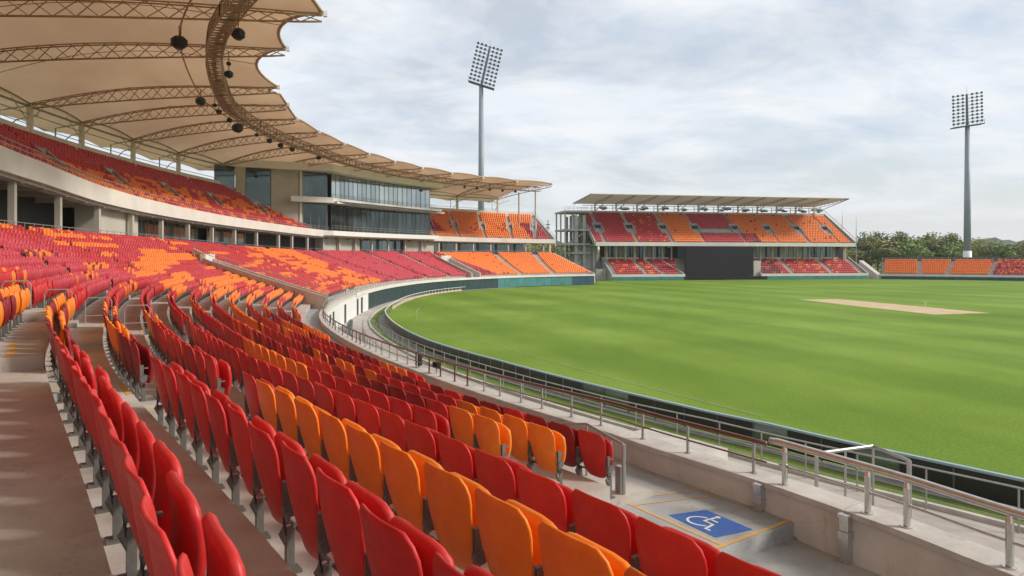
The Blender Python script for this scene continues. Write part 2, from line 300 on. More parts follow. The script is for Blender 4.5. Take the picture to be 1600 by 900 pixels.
PITCH, RISE = .898, .22985
W_S = [2, 3.1, 4.8, 7, 9.2, 12.5, 16.5, 22.5, 30.5, 37.5, 55.5, 80, 122, 165, 173, 206, 226]
W_O = [7.45, 7.7, 7.9, 7.97, 8.2, 8.5, 8.85, 9.2, 9.87, 10.28, 11.05, 11.8, 12.4, 11.4, 11.3, 11.2, 11.2]
def wo_(s): return itp(s, W_S, W_O)                    # inner face of the railing wall
def hb(s): return itp(s, [8, 16, 30, 55, 120], [3.45, 3.62, 3.98, 4.42, 4.55])          # walkway below eye
def hc(s): return itp(s, [8, 12.5, 16.5, 22.5, 30, 37, 55, 122], [3.05, 3.2, 3.35, 3.5, 3.7, 3.8, 3.95, 4.3])   # wall top below eye
def fence_o(s): return itp(s, [-14, 6, 16, 19, 23, 28, 37, 50, 81, 122, 132, 164, 226], [21.7, 21.6, 21.4, 21.0, 20.7, 20.3, 19.7, 18.3, 15.7, 14.8, 14.5, 13.5, 13.2])
def edge_o(s): return itp(s, [-14, 6, 17, 21, 26, 56, 71, 79, 98, 130, 165, 226], [20.0, 20.0, 19.4, 18.8, 18.4, 16.3, 14.8, 14.2, 13.7, 13.4, 12.6, 12.4])
def uprise(s): return itp(s, [80, 130], [.34, .235])
def floor_z(k, s):                                     # floor height of seat row k
    if k >= 1: return H - (1.77 + (k - 1) * RISE)
    return H - 1.77 + RISE + (0 - k) * uprise(s)       # rows above the viewer climb faster
KMIN, KMAX, S_END = -8, 12, 205.0
def off(k): return (k - 1) * PITCH
def row_start(k):
    if k <= 4: return -14.0
    lo = 6.1
    need = off(k) + 1.45
    for s in np.arange(6.1, 80, .25):
        if wo_(s) >= need: lo = max(lo, s); break
    return float(lo)

# ---------------------------------------------------------------- ground, field, paths
g = MB(); g.add([(-4000, -2500, -.03), (4000, -2500, -.03), (4000, 5000, -.03), (-4000, 5000, -.03)], [(0, 1, 2, 3)])
g.build('ground', M['verge'], kind='structure', label='rough green ground beyond the stadium')
A0 = Vector((28., 199., 0)); EE = Vector((.98100, .19402, 0)); NN = Vector((-.19402, .98100, 0))
def FS(l, d, z): p = A0 + EE * l + NN * d; return Vector((p.x, p.y, z))
C0 = Vector((112., 213.5, 0)); CE = Vector((38., -21., 0)).normalized(); CN = Vector((-CE.y, CE.x, 0))
def LB(l, d, z): p = C0 + CE * l + CN * d; return Vector((p.x, p.y, z))
inner = [P(s, fence_o(s), 0) for s in rng_s(-14, 205, 1.5)]
far = [FS(-4, -.3, 0), FS(84, -.3, 0)] + [LB(l, -.3, 0) for l in (0, 40, 75)]
cx_, cy_ = 75, 95
close = [Vector((cx_ + 118 * math.cos(R(a)), cy_ + 105 * math.sin(R(a)), 0)) for a in (35, 15, -5, -25, -45, -65, -85, -105)]
poly = inner + far + close
g = MB(); g.add([(p.x, p.y, .012) for p in poly], [tuple(range(len(poly)))]); fld = g.build('playing_field', M['field'], kind='structure', label='mown green cricket field with soft mowing bands')
def flat(name, oa, ob, z, s0, s1, m, d=1.5, **k):
    mb = MB(); ss = rng_s(s0, s1, d); V = []
    for s in ss: V += [P(s, oa(s), z), P(s, ob(s), z)]
    mb.add(V, [(2 * i, 2 * i + 1, 2 * i + 3, 2 * i + 2) for i in range(len(ss) - 1)]); return mb.build(name, m, kind='structure', **k)
flat('path', lambda s: wo_(s) - 1, edge_o, .008, -14, 175, M['path'], label='pale concrete service path between stand wall and grass verge')
flat('verge', edge_o, lambda s: fence_o(s) - 1.0 * itp(s, [20, 60, 90], [.6, 1, .6]), .004, -14, 130, M['verge'], label='narrow grass verge along the boundary fence')
flat('drain_strip', lambda s: fence_o(s) - 1.0 * itp(s, [20, 60, 90], [.6, 1, .6]), lambda s: fence_o(s) + .02, .02, -14, 120, M['gravel'], label='grey drain strip at the foot of the boundary fence')
mb = MB(); sweep(mb, rect(lambda s: edge_o(s) - .09, lambda s: edge_o(s) + .06, 0, .13), -14, 130, 1.5); mb.build('kerb', M['coping'], kind='structure', label='white kerb between service path and verge')
# pitch, with a ragged worn margin of dry grass round it
wm = []
for i in range(4):
    (x0, y0), (x1, y1) = [((45.4, 111.0), (52.1, 112.2), (57.4, 85.0), (49.4, 82.6))[j % 4] for j in (i, i + 1)]
    for q in range(14):
        f = q / 14; x, y = x0 + (x1 - x0) * f, y0 + (y1 - y0) * f; dx, dy = x - 51, y - 97.7; l_ = math.hypot(dx, dy); e_ = random.uniform(.25, 1.1); wm.append((x + dx / l_ * e_, y + dy / l_ * e_))
g = MB(); g.add([(x, y, .018) for x, y in wm], [tuple(range(len(wm)))]); g.build('worn_grass', mat('dry_grass', (.30, .33, .08), .9, col2=(.20, .27, .05), vscale=.8), kind='structure', label='dry worn grass round the bare pitch')
pp = [(45.4, 111.0), (52.1, 112.2), (57.4, 85.0), (49.4, 82.6)]
g = MB(); g.add([(x, y, .024) for x, y in pp], [(0, 1, 2, 3)]); g.build('cricket_pitch', M['pitch'], kind='structure', label='bare tan rolled pitch in the middle of the field')
def stumps(x, y, lab):
    r_ = empty('wicket', (x, y, .024), R(15), label=lab, cat='wicket')
    for dx in (-.11, 0, .11):
        MB().tube([(dx, 0, 0), (dx, 0, .75)], .014, 6).build('stump', M['white'], r_)
    MB().box((0, 0, .765), (.26, .03, .03)).build('bail', M['white'], r_)
stumps(55.2, 94.0, 'thin white wicket standing on the right half of the tan pitch')
# boundary rope
mb = MB(); rp = [P(s, itp(s, [-14, 28, 38, 50, 76, 92, 120], [25.0, 25.0, 24.8, 24.0, 19.4, 18.6, 18.2]), .05) for s in rng_s(20, 98, 1.0)]
mb.tube(rp, .013, 6).build('boundary_rope', M['white'], label='thin white boundary rope lying on the grass inside the fence', cat='rope')

# ---------------------------------------------------------------- grandstand terrace
GS = empty('grandstand', P(60, 0, 0), 0, label='long curving grandstand with red and orange tiers under a tan fabric canopy', cat='grandstand')
GS.location = (0, 0, 0)
V1 = lambda o: 64 + (11 - o) * .95
V2 = lambda o: 161.5 + (11 - o) * .42
def terr(k0, k1, name, mt):
    for k in range(k0, k1):
        s0 = row_start(k); oo = off(k)
        mb = MB()
        sweep(mb, lambda s: [(oo - .02, floor_z(k, s)), (oo + .88, floor_z(k, s)), (oo + .88, floor_z(k, s) - (.75 if k in (4, 12) or s < 45 else .45)), (oo - .02, floor_z(k, s) - .45)], s0, S_END, 1.2)
        mb.build(name, mt, GS)
terr(KMIN - 1, KMAX + 1, 'terrace_step', M['tread'])
# platform / walkway in front of the rows
mb = MB(); sweep(mb, lambda s: [(3.3, H - hb(s)), (wo_(s) + .02, H - hb(s)), (wo_(s) + .02, H - hb(s) - .4), (3.3, H - hb(s) - .4)], 4.4, 60, .6)
sweep(mb, lambda s: [(wo_(s) - 3.2, H - hb(s)), (wo_(s) + .02, H - hb(s)), (wo_(s) + .02, H - hb(s) - .3), (wo_(s) - 3.2, H - hb(s) - .3)], 60, S_END, 2)
sweep(mb, lambda s: [(3.3, H - 3.66), (wo_(s) + .02, H - 3.66), (wo_(s) + .02, H - 4.2), (3.3, H - 4.2)], -14, 4.4, .6)
mb.build('platform', M['platform'], GS)
# stair blocks in the two near aisles
A1 = lambda o: itp(o, [-8, -.9, 0, .9, 1.8], [18.5, 11.7, 9.7, 8.75, 8.5]); A2 = lambda o: 20.2 - .1 * o
AIS_FAR = [36, 52, 93, 108, 124.5, 141, 151.5, 180, 191.5]
for ka, kb_, A in ((-8, 4, A1), (-8, 4, A2)):
    for k in range(ka, kb_ + 1):
        if A is A1 and k > 3: continue
        o1 = off(k) - .02; sc = A(o1); mb = MB(); z = floor_z(k, sc)
        up = (floor_z(k - 1, sc) - z)
        a, b = P(sc - .55, o1 + .32, 0), P(sc + .55, o1 + .32, 0); c, d = P(sc + .55, o1 - .05, 0), P(sc - .55, o1 - .05, 0)
        if k <= 0:
            a, b = P(sc - 1.1, o1, 0), P(sc - 1.1, o1 + .88, 0); c, d = P(sc + 1.1, o1 + .88, 0), P(sc + 1.1, o1, 0); up = .38
        mb.prism([a, b, c, d], z - .02, z + up / 2)
        st = mb.build('aisle_step', M['tread'] if k <= 0 else M['riser'], GS)
        # worn yellow tread marks
        mb = MB(); w0, w1 = (.02, .30) if k > 0 else (.45, .55); m0 = -.06 if k > 0 else -1.05; m1 = .02 if k > 0 else .9
        a, b = P(sc + m0, o1 + w0, 0), P(sc + m0, o1 + w1, 0); c, d = P(sc + m1, o1 + w1, 0), P(sc + m1, o1 + w0, 0)
        mb.prism([a, b, c, d], z + up / 2 + .001, z + up / 2 + .005)
        mb.build('tread_mark', M['yellow'], st)
        mb = MB(); sweep(mb, rect(o1 + .83, o1 + .895, z + .001, z + .005), sc - .5, sc + .5, .5); mb.build('nosing_mark', M['yellow'], st)
# radial concrete walls of the two vomitories and the stand ends
def radial_wall(A, name, o0=-1.5, o1=11.2, t=.3, hgt=1.25, mt='wall', kk=None):
    mb = MB(); n = 14
    for i in range(n):
        oa = o0 + (o1 - o0) * i / n; ob = o0 + (o1 - o0) * (i + 1) / n
        def zz(o):
            k = 1 + o / PITCH; s = A(o)
            return H - 1.77 - (k - 1) * RISE if o >= 0 else H - 1.77 + RISE - (k) * uprise(s)
        za, zb = zz(oa) + hgt, zz(ob) + hgt
        pa, pb, pc, pd = P(A(oa) - t / 2, oa, 0), P(A(oa) + t / 2, oa, 0), P(A(ob) + t / 2, ob, 0), P(A(ob) - t / 2, ob, 0)
        V = [(pa.x, pa.y, za - 2.2), (pb.x, pb.y, za - 2.2), (pc.x, pc.y, zb - 2.2), (pd.x, pd.y, zb - 2.2), (pa.x, pa.y, za), (pb.x, pb.y, za), (pc.x, pc.y, zb), (pd.x, pd.y, zb)]
        mb.add(V, [(0, 1, 5, 4), (1, 2, 6, 5), (2, 3, 7, 6), (3, 0, 4, 7), (4, 5, 6, 7)])
    o = mb.build(name, M[mt], GS)
    rl = MB(); pts = []
    for i in range(n + 1):
        ob = o0 + (o1 - o0) * i / n; k = 1 + ob / PITCH; s = A(ob)
        z = (H - 1.77 - (k - 1) * RISE if ob >= 0 else H - 1.77 + RISE - k * uprise(s)) + hgt
        pts.append(P(s, ob, z + .5))
        if i % 2 == 0: rl.tube([P(s, ob, z), P(s, ob, z + .5)], .03, 4)
    rl.tube(pts, .03, 4); rl.build('handrail', M['galv'], o)
    return o
radial_wall(lambda o: V1(o) - 1.2, 'stair_wall'); radial_wall(lambda o: V1(o) + 1.6, 'stair_wall', o0=-4)
radial_wall(lambda o: V2(o) - 1.6, 'stair_wall', o0=-2); radial_wall(lambda o: V2(o) + 1.8, 'stair_wall', o0=-5)
radial_wall(lambda o: S_END + .3, 'end_wall', o0=-8.5, hgt=.5)
for A in (V1, V2):   # blocks the seats off above each vomitory mouth
    mb = MB(); s = A(-1.5); mb.prism([P(s - 1.4, -1.7, 0), P(s + 1.8, -1.7, 0), P(s + 1.8, -1.2, 0), P(s - 1.4, -1.2, 0)], H - 1.6, H + .25); mb.build('stair_headwall', M['fascia'], GS)
    mb = MB(); mb.prism([P(A(0) - 1.0, -.5, 0), P(A(0) + 1.3, -.5, 0), P(A(4) + 1.3, 4, 0), P(A(4) - 1.0, 4, 0)], H - 3.2, H - 1.55 - 4 / PITCH * RISE - .05); mb.build('stair_mouth_shade', M['dark'], GS)  # solid near-black block stands for the shaded stair opening

# ---------------------------------------------------------------- front wall with coping, panels, railing
FW = empty('railing_wall', (0, 0, 0), label='concrete wall with coping that runs along the front of the seats', cat='wall')
zb_ = lambda s: H - (3.66 if s < 4.4 else hb(s)) - .1
joints = [-12, -9.5, -7, -4.6, -2.2, -.1, 1.9, 3.72, 4.95] + [4.95 + 3.2 * i for i in range(1, 26)]
for a, b in zip(joints[:-1], joints[1:]):
    mb = MB(); g_ = .012
    sweep(mb, rect(wo_, lambda s: wo_(s) + .26, zb_, lambda s: H - hc(s) - .07), a + g_, b - g_, .5 if b < 40 else 1.6); mb.build('wall_panel', M['wall'], FW)
    mb = MB(); sweep(mb, rect(lambda s: wo_(s) - .035, lambda s: wo_(s) + .42, lambda s: H - hc(s) - .068, lambda s: H - hc(s)), a + .006, b - .006, .5 if b < 40 else 1.6); mb.build('coping', M['coping'], FW)
for s in (4.88, 3.66, 1.9):
    q = P(s, wo_(s) - .06, 0); mb = MB(); mb.box((q.x, q.y, H - 3.44), (.11, .11, .72), th(s)); mb.box((q.x, q.y, H - 3.32), (.13, .14, .09), th(s)); mb.box((q.x, q.y, H - 3.09), (.13, .15, .04), th(s)); mb.build('joint_post', M['steel'], FW)
# exterior of the wall down to the path (seen on the far side of the bend)
ext = rng_s(-14, 95, 3.5)
for a, b in zip(ext[:-1], ext[1:]):
    mb = MB(); sweep(mb, rect(lambda s: wo_(s) + .06, lambda s: wo_(s) + .25, 0, lambda s: H - hb(s) - .06), a, b, 1.2); pn = mb.build('wall_panel', M['white'] if a > 45 else M['wall'], FW)
    if 50 < a < 92 and int(a) % 2 == 0:
        m_ = (a + b) / 2; mb = MB(); sweep(mb, rect(lambda s: wo_(s) + .2, lambda s: wo_(s) + .3, .05, 1.9), m_ - .7, m_ + .5, .6); mb.build('door', M['slate'], pn)
# far side: white coping band over boards
bd = MB(); sweep(bd, rect(lambda s: wo_(s) - .05, lambda s: wo_(s) + .35, lambda s: H - hb(s) - .15, lambda s: H - hb(s) + .28), 85, S_END, 2); bd.build('coping', M['fascia'], FW)
HB = empty('perimeter_hoarding', (0, 0, 0), label='row of dark teal boards round the foot of the grandstand', cat='hoarding')
for a in np.arange(95, 204.9, 2.5):
    mt = 'slate' if a < 168 else ('teal' if a < 196 else 'navy')
    mb = MB(); sweep(mb, rect(lambda s: wo_(s) + .06, lambda s: wo_(s) + .14, .05, lambda s: H - hb(s) - .18), a + .03, min(a + 2.47, S_END), 1.3); mb.build('board', M[mt], HB)
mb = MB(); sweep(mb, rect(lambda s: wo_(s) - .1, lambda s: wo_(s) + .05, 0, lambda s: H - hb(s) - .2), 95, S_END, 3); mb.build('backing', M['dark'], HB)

def rail_z(s): return H - hc(s) + .46
RL = empty('guard_rail', (0, 0, 0), label='red-brown guard rail on posts standing on the concrete wall coping', cat='railing')
ro = lambda s: wo_(s) + .2
mb = MB(); mb.tube([P(s, ro(s), rail_z(s)) for s in rng_s(4.95, 50, .5)], .034, 8); mb.build('top_rail', M['rail'], RL, smooth=True)
mb = MB(); mb.tube([P(s, ro(s), rail_z(s)) for s in rng_s(50, S_END, 2)], .03, 5); mb.build('top_rail', M['galv'], RL)
mb = MB(); mb.tube([P(s, ro(s), rail_z(s) - .26) for s in rng_s(4.95, 60, .6)], .014, 6); mb.build('mid_rail', M['rail'], RL)
ps = [5.15]; 
while ps[-1] < 60: ps.append(ps[-1] + (1.18 if len(ps) % 2 else 1.0) * (1 if ps[-1] < 30 else 1.35))
for s in ps:
    q = P(s, ro(s), H - hc(s)); mb = MB(); mb.tube([q, q + Vector((0, 0, .44))], .024, 6); mb.tube([q, q + Vector((0, 0, .012))], .05, 8); mb.build('post', M['galv'] if s < 14 or int(s * 3) % 3 else M['rail'], RL)
mb = MB()
for s in np.arange(61, S_END, 2.0):
    q = P(s, ro(s), H - hc(s)); mb.tube([q, q + Vector((0, 0, .44))], .03, 4)
mb.build('post', M['galv'], RL, kind='stuff')
# fat stainless rail of the nearest section
HR = empty('handrail', (0, 0, 0), label='thick stainless handrail on stout posts in the lower right corner', cat='railing')
zr = lambda s: H - 2.5 - .0 * s
ro2 = lambda s: wo_(s) + .13
mb = MB(); pts = [P(s, ro2(s), zr(s)) for s in rng_s(-12, 4.72, .35)]; pts.append(P(4.84, ro2(4.84), zr(4.9) - .01)); mb.tube(pts, .046, 16); mb.build('top_rail', M['steel'], HR, smooth=True)
mb = MB(); mb.tube([P(s, ro2(s), H - 2.80) for s in rng_s(-12, 4.7, .35)], .018, 10); mb.build('mid_rail', M['steel'], HR, smooth=True)
for s in (4.62, 3.50, 3.05, 2.02, .9, -.4, -1.8, -3.4, -5, -7, -9, -11):
    q = P(s, ro2(s), H - 3.05); mb = MB(); mb.tube([q, q + Vector((0, 0, .44))], .038, 14); mb.tube([q + Vector((0, 0, .44)), q + Vector((0, 0, .52))], .038, 14, r2=.022); mb.tube([q, q + Vector((0, 0, .014))], .068, 16); mb.build('post', M['steel'], HR, smooth=False)
# thin rail on the path edge
PR = empty('path_rail', (0, 0, 0), label='thin grey railing along the field side of the service path', cat='railing')
po = lambda s: edge_o(s) - .25
mb = MB()
mb.tube([P(s, po(s), 1.12) for s in rng_s(-12, 70, 1)], .028, 6); mb.build('top_rail', M['galv'], PR)
mb = MB(); mb.tube([P(s, po(s), .62) for s in rng_s(-12, 70, 1)], .016, 4); mb.build('mid_rail', M['galv'], PR)
mb = MB(); mb.tube([P(s, po(s), .30) for s in rng_s(-12, 70, 1)], .012, 4); mb.build('lower_rail', M['galv'], PR)
for s in np.arange(-11, 70, 2.1):
    q = P(float(s), po(float(s)), 0); MB().tube([q, q + Vector((0, 0, 1.12))], .024, 6).build('post', M['galv'], PR)
# steps with bent handrail going down from the wall to the path
ST = empty('wall_steps', (0, 0, 0), label='pale concrete steps with bent steel handrail behind the near wall', cat='steps')
for i in range(9):
    s = 9.8 - i * .42; z = 2.4 - i * .27; mb = MB(); mb.prism([P(s, 11.4, 0), P(s - .42, 11.4, 0), P(s - .42, 13.0, 0), P(s, 13.0, 0)], 0, z); mb.build('step', M['coping'], ST)
mb = MB(); mb.prism([P(12.2, wo_(12.2) + .4, 0), P(9.8, wo_(9.8) + .4, 0), P(9.8, 13.0, 0), P(12.2, 13.0, 0)], 0, 2.4); mb.build('landing', M['coping'], ST)
hp = [P(8.7, 15.6, 2.0), P(8.2, 17.4, 2.0), P(7.0, 16.8, 2.0)]
mb = MB(); mb.tube(hp, .045, 8); mb.tube([hp[2], hp[2] - Vector((0, 0, 2.0))], .055, 8); mb.tube([hp[0], hp[0] - Vector((0, 0, 2.0))], .045, 8); mb.build('handrail', M['galv'], ST)
for q in (hp[1], hp[0].lerp(hp[1], .5)): MB().tube([q, Vector((q.x, q.y, 0))], .03, 6).build('post', M['galv'], ST)
# black covered fittings fixed to the rail
for i, (s, lab) in enumerate(((19.6, 'black covered lamp fixed to the guard rail, slimmer of the two'), (17.9, 'small dark grey fitting box on the guard rail, right of the black lamp'))):
    q = P(s, ro(s) + .12, H - hc(s)); r_ = empty('rail_fitting', q, th(s), label=lab, cat='light fitting')
    if i == 0:
        MB().tube([(0, 0, .05), (0, 0, .12), (0, 0, .3), (0, 0, .4)], .11, 10).build('housing', M['speaker'], r_); MB().tube([(0, 0, .4), (0, 0, .49)], .11, 10, r2=.05).build('cap', M['speaker'], r_); MB().tube([(0, 0, 0), (0, 0, .1)], .03, 6).build('bracket', M['galv'], r_)
    else:
        MB().box((0, 0, .24), (.30, .14, .16)).build('housing', M['screen'], r_); MB().tube([(0, 0, 0), (0, 0, .2)], .02, 6).build('bracket', M['galv'], r_)

# ---------------------------------------------------------------- boundary fence
BF = empty('boundary_fence', (0, 0, 0), label='low dark panelled fence with pale top rail round the field edge', cat='fence')
ss = list(np.arange(-13, 93, 1.75))
for i, a in enumerate(ss):
    a = float(a); gap = False
    if not gap:
        mb = MB(); sweep(mb, rect(lambda s: fence_o(s), lambda s: fence_o(s) + .05, .06, .78), a + .03, a + 1.72, .85); mb.build('fence_panel', M['glass2'] if a > 76 or a in (ss[13], ss[16], ss[21], ss[22]) else M['black'], BF)
    q = P(a, fence_o(a) - .0, 0); MB().box((q.x, q.y, .42), (.045, .05, .84), th(a)).build('post', M['lamp'] if a < 28 else M['galv'], BF)
mb = MB(); sweep(mb, rect(lambda s: fence_o(s) - .05, lambda s: fence_o(s) + .09, .80, .87), -13, 60, 1.0); mb.build('top_rail', M['trim'], BF)
mb = MB(); sweep(mb, rect(lambda s: fence_o(s) - .04, lambda s: fence_o(s) + .04, .84, .90), 60, 152, 1.5); mb.build('top_rail', M['white'], BF)
mb = MB(); sweep(mb, rect(lambda s: fence_o(s) - .02, lambda s: fence_o(s) + .02, .12, .42), 93, 150, 1.5); mb.build('lower_panel', M['pitch'], BF)
for a in np.arange(93, 151, 2.0):
    a = float(a); q = P(a, fence_o(a), 0); MB().box((q.x, q.y, .42), (.06, .06, .84), th(a)).build('post', M['white'], BF)
# dark curved barrier on the path
mb = MB(); sweep(mb, rect(lambda s: 12.9 - (s - 60) * .015, lambda s: 13.2 - (s - 60) * .015, 0, .7), 50, 72, 1); mb.build('barrier', M['slate'], label='curved dark barrier standing on the service path below the white wall', cat='barrier')
GR = empty('path_gate', (0, 0, 0), label='grey gate railing beside the dark curved barrier on the path', cat='railing')
for zz_ in (.2, .65, 1.1):
    MB().tube([P(s, 14.2, zz_) for s in rng_s(44, 66, 1.5)], .035, 5).build('rail', M['galv'], GR)
for s in np.arange(44, 66.1, 2.0): MB().tube([P(float(s), 14.2, 0), P(float(s), 14.2, 1.1)], .04, 5).build('post', M['galv'], GR)

# ---------------------------------------------------------------- platform markings and rail at the row ends
def paint(name, pts, z, m, parent=None, **k):
    mb = MB(); n = len(pts); mb.add([(p[0], p[1], z) for p in pts], [tuple(range(n))]); o = mb.build(name, m, parent, **k); return o
ZP = H - 3.45
mk = MB()
def band(pa, pb, wd):
    d = (pb - pa); d.z = 0; d.normalize(); n_ = Vector((-d.y, d.x, 0)) * wd / 2
    mk.add([pa - n_, pb - n_, pb + n_, pa + n_], [(0, 1, 2, 3)])
zz_ = ZP + .004
band(P(6.25, 6.62, zz_), P(4.42, 6.50, zz_), .05)
band(P(6.25, 6.62, zz_ + .001), P(5.9, 7.9, zz_ + .001), .04); band(P(6.0, 6.62, zz_ + .001), P(5.6, 7.88, zz_ + .001), .035)
band(P(4.46, 6.2, zz_ + .002), P(4.46, 7.85, zz_ + .002), .06)
mk.build('floor_lines', M['yellow'], label='worn orange-yellow lines painted round the wheelchair space', cat='floor marking')
mk = MB(); band(P(3.2, 6.3, H - 3.656), P(3.2, 7.7, H - 3.656), .05); mk.build('floor_line', M['yellow'], label='single orange-yellow line on the lower floor past the step', cat='floor marking')
mk = MB(); sweep(mk, rect(5.95, 6.15, ZP - .05, ZP + .03), 4.4, 6.3, .5); sweep(mk, rect(5.3, 5.42, ZP - .05, ZP + .05), 4.4, 6.3, .5); mk.build('floor_kerb', M['coping'], GS)
sg = empty('wheelchair_sign', (0, 0, 0), label='blue painted floor square with white wheelchair symbol', cat='floor sign')
c_ = [Vector(p) for p in ((2.09, 9.39, 0), (2.64, 9.58, 0), (3.04, 8.89, 0), (2.50, 8.64, 0))]
paint('background', c_, ZP + .005, M['blue'], sg)
o_ = c_[3]; ux = (c_[2] - c_[3]); uy = (c_[0] - c_[3])     # symbol frame: x across, y along; person faces the viewer's right
def SG(x, y): p = c_[0] + (c_[3] - c_[0]) * 0 + (c_[3] - c_[0]) * x + (c_[1] - c_[0]) * y; return Vector((p.x, p.y, ZP + .009))
def stroke(mb, pts, wd):
    pts = [SG(*p) for p in pts]
    L_, R_ = [], []
    for i, p in enumerate(pts):
        d = (pts[min(i + 1, len(pts) - 1)] - pts[max(i - 1, 0)]).normalized(); n_ = Vector((-d.y, d.x, 0)) * wd / 2; L_.append(p + n_); R_.append(p - n_)
    n = len(pts); mb.add(L_ + R_, [(i, i + 1, n + i + 1, n + i) for i in range(n - 1)])
mb = MB()
stroke(mb, [(.40 + .20 * math.cos(R(a)), .38 + .27 * math.sin(R(a))) for a in range(110, 345, 12)], .035)
stroke(mb, [(.36, .80), (.40, .46), (.58, .46), (.68, .14), (.76, .17)], .045)
stroke(mb, [(.385, .64), (.54, .64)], .035)
hp_ = [SG(.35 + .045 * math.cos(R(a)), .88 + .06 * math.sin(R(a))) for a in range(0, 360, 30)]; mb.add(hp_, [tuple(range(12))])
mb.build('wheelchair_symbol', M['white'], sg)
# short steel rail at the end of the lower rows
ER = empty('end_rail', (0, 0, 0), label='short steel rail at the end of the lower seat rows', cat='railing')
ptsr = [P(7.9, 6.85, H - 2.72), P(7.2, 6.83, H - 2.58), P(6.25, 6.68, H - 2.67)]
MB().tube(ptsr, .02, 8).build('top_rail', M['galv'], ER)
for s_, o_, zt_, r__ in ((6.25, 6.68, 2.67, .03), (6.55, 6.72, 2.64, .018), (7.2, 6.83, 2.58, .018)):
    q = P(s_, o_, 0); MB().tube([(q.x, q.y, H - 3.45), (q.x, q.y, H - zt_)], r__, 8).build('post', M['galv'], ER)
mb = MB(); sweep(mb, rect(6.66, 6.74, H - 3.44, H - 3.0), 6.3, 6.4, .1); mb.build('foot_plate', M['galv'], ER)

for k in range(-7, 4):
    o1 = off(k) + .15; sc = A2(o1) + .52; e_ = empty('aisle_hoop', P(sc, o1, floor_z(k, sc)), th(sc), label=f"grey hoop rail beside the second aisle, {['fourth', 'third', 'second', 'first'][k] if 0 <= k < 4 else ['fifth', 'sixth', 'seventh', 'eighth', 'ninth', 'tenth', 'eleventh'][-1 - k]} counting up from the lowest hoop", cat='railing', group='hoop rails beside the second aisle')
    MB().tube([(0, 0, 0), (0, 0, .82), (0, .06, .92), (0, .54, .92), (0, .6, .82), (0, .6, 0)], .017, 6).build('hoop', M['galv'], e_); MB().tube([(0, 0, .45), (0, .6, .45)], .012, 5).build('cross_rail', M['galv'], e_)
# ---------------------------------------------------------------- seats
def surf(nu, nv, fn, thick, mi=0):
    """closed shell: fn(u,v)->(x,y,z), u in -1..1, v 0..1; thickened towards +y with a rounded rim"""
    mb = MB(); V = []
    for side in (0, 1):
        for j in range(nv + 1):
            for i in range(nu + 1):
                u = -1 + 2 * i / nu; v = j / nv; x, y, z = fn(u, v); V.append((x, y + thick * side, z))
    n = (nu + 1) * (nv + 1); idx = lambda s, i, j: s * n + j * (nu + 1) + i
    F = []
    for j in range(nv):
        for i in range(nu):
            F.append((idx(0, i, j), idx(0, i + 1, j), idx(0, i + 1, j + 1), idx(0, i, j + 1))); F.append((idx(1, i, j), idx(1, i, j + 1), idx(1, i + 1, j + 1), idx(1, i + 1, j)))
    # rim
    loop = [(i, 0) for i in range(nu + 1)] + [(nu, j) for j in range(1, nv + 1)] + [(i, nv) for i in range(nu - 1, -1, -1)] + [(0, j) for j in range(nv - 1, 0, -1)]
    # centre of the rim ring pushed outward for a rolled edge
    b = len(V); cx = 0; cz = sum(fn(0, v / 10)[2] for v in range(11)) / 11
    for (i, j) in loop:
        x, y, z = fn(-1 + 2 * i / nu, j / nv); dx, dz = x - cx, z - cz; l = math.hypot(dx, dz); V.append((x + dx / l * thick * .45, y + thick / 2, z + dz / l * thick * .45))
    m = len(loop)
    for q in range(m):
        a, c = loop[q], loop[(q + 1) % m]
        F.append((idx(0, *c), idx(0, *a), b + q, b + (q + 1) % m)); F.append((b + (q + 1) % m, b + q, idx(1, *a), idx(1, *c)))
    mb.add(V, F, mi); return mb
Z0b, Z1b = .235, .88
def back_fn(u, v):
    # broad squared shoulders, waisted and rounded towards the hinge
    w = np.interp(v, [0, .10, .3, .55, .8, 1], [.176, .204, .220, .236, .249, .246])
    c = max(0.0, (v - .80) / .20); w *= (1 - .055 * c ** 3)
    x = w * u * 1.11
    top = Z1b - .045 * max(0, abs(u) - .72) ** 2 / .0784 - .010 * u * u
    bot = Z0b + .035 * u ** 4
    z = bot + (top - bot) * v
    y = .125 * (1 - v) ** 1.25 + .045 * u * u * (.45 + .55 * v) - .014 * math.sin(math.pi * v) - .022 * c * c
    return x, y, z
def pan_fn(u, v):
    w = np.interp(v, [0, .2, .8, 1], [.19, .228, .244, .236])
    x = w * u * 1.11
    z0 = .33; top = .775 - .045 * max(0, abs(u) - .5) ** 2 / .25
    z = z0 + (top - z0) * v
    y = .155 + .02 * u * u + .045 * math.sin(math.pi * min(1, v * 1.02)) * (1 - .35 * u * u) + .010 * v
    return x, y, z
def seat_meshes(nb, npn):
    b = surf(nb[0], nb[1], back_fn, .022); p = surf(npn[0], npn[1], pan_fn, .05); return b, p
def bracket_mb(n=8):
    mb = MB(); x = .305
    mb.box((x - .012, .10, .49), (.008, .045, .17)); mb.box((x + .012, .10, .49), (.008, .045, .17)); mb.box((x, .10, .575), (.034, .05, .012))
    mb.tube([(x, .15, .45), (x, .10, .36), (x, .075, .25), (x, .11, .17)], .034, n, r2=.022); mb.tube([(x - .03, .12, .40), (x + .03, .12, .40)], .045, 10)
    mb.box((x, .12, .14), (.05, .05, .28)); mb.box((x, .12, .010), (.11, .13, .020)); mb.box((x, .14, .54), (.035, .07, .015)); mb.tube([(-.30, .15, .29), (.305, .15, .29)], .014, 6); return mb
near_b, near_p = seat_meshes((10, 10), (8, 7)); brk = bracket_mb()
NEARM = {}
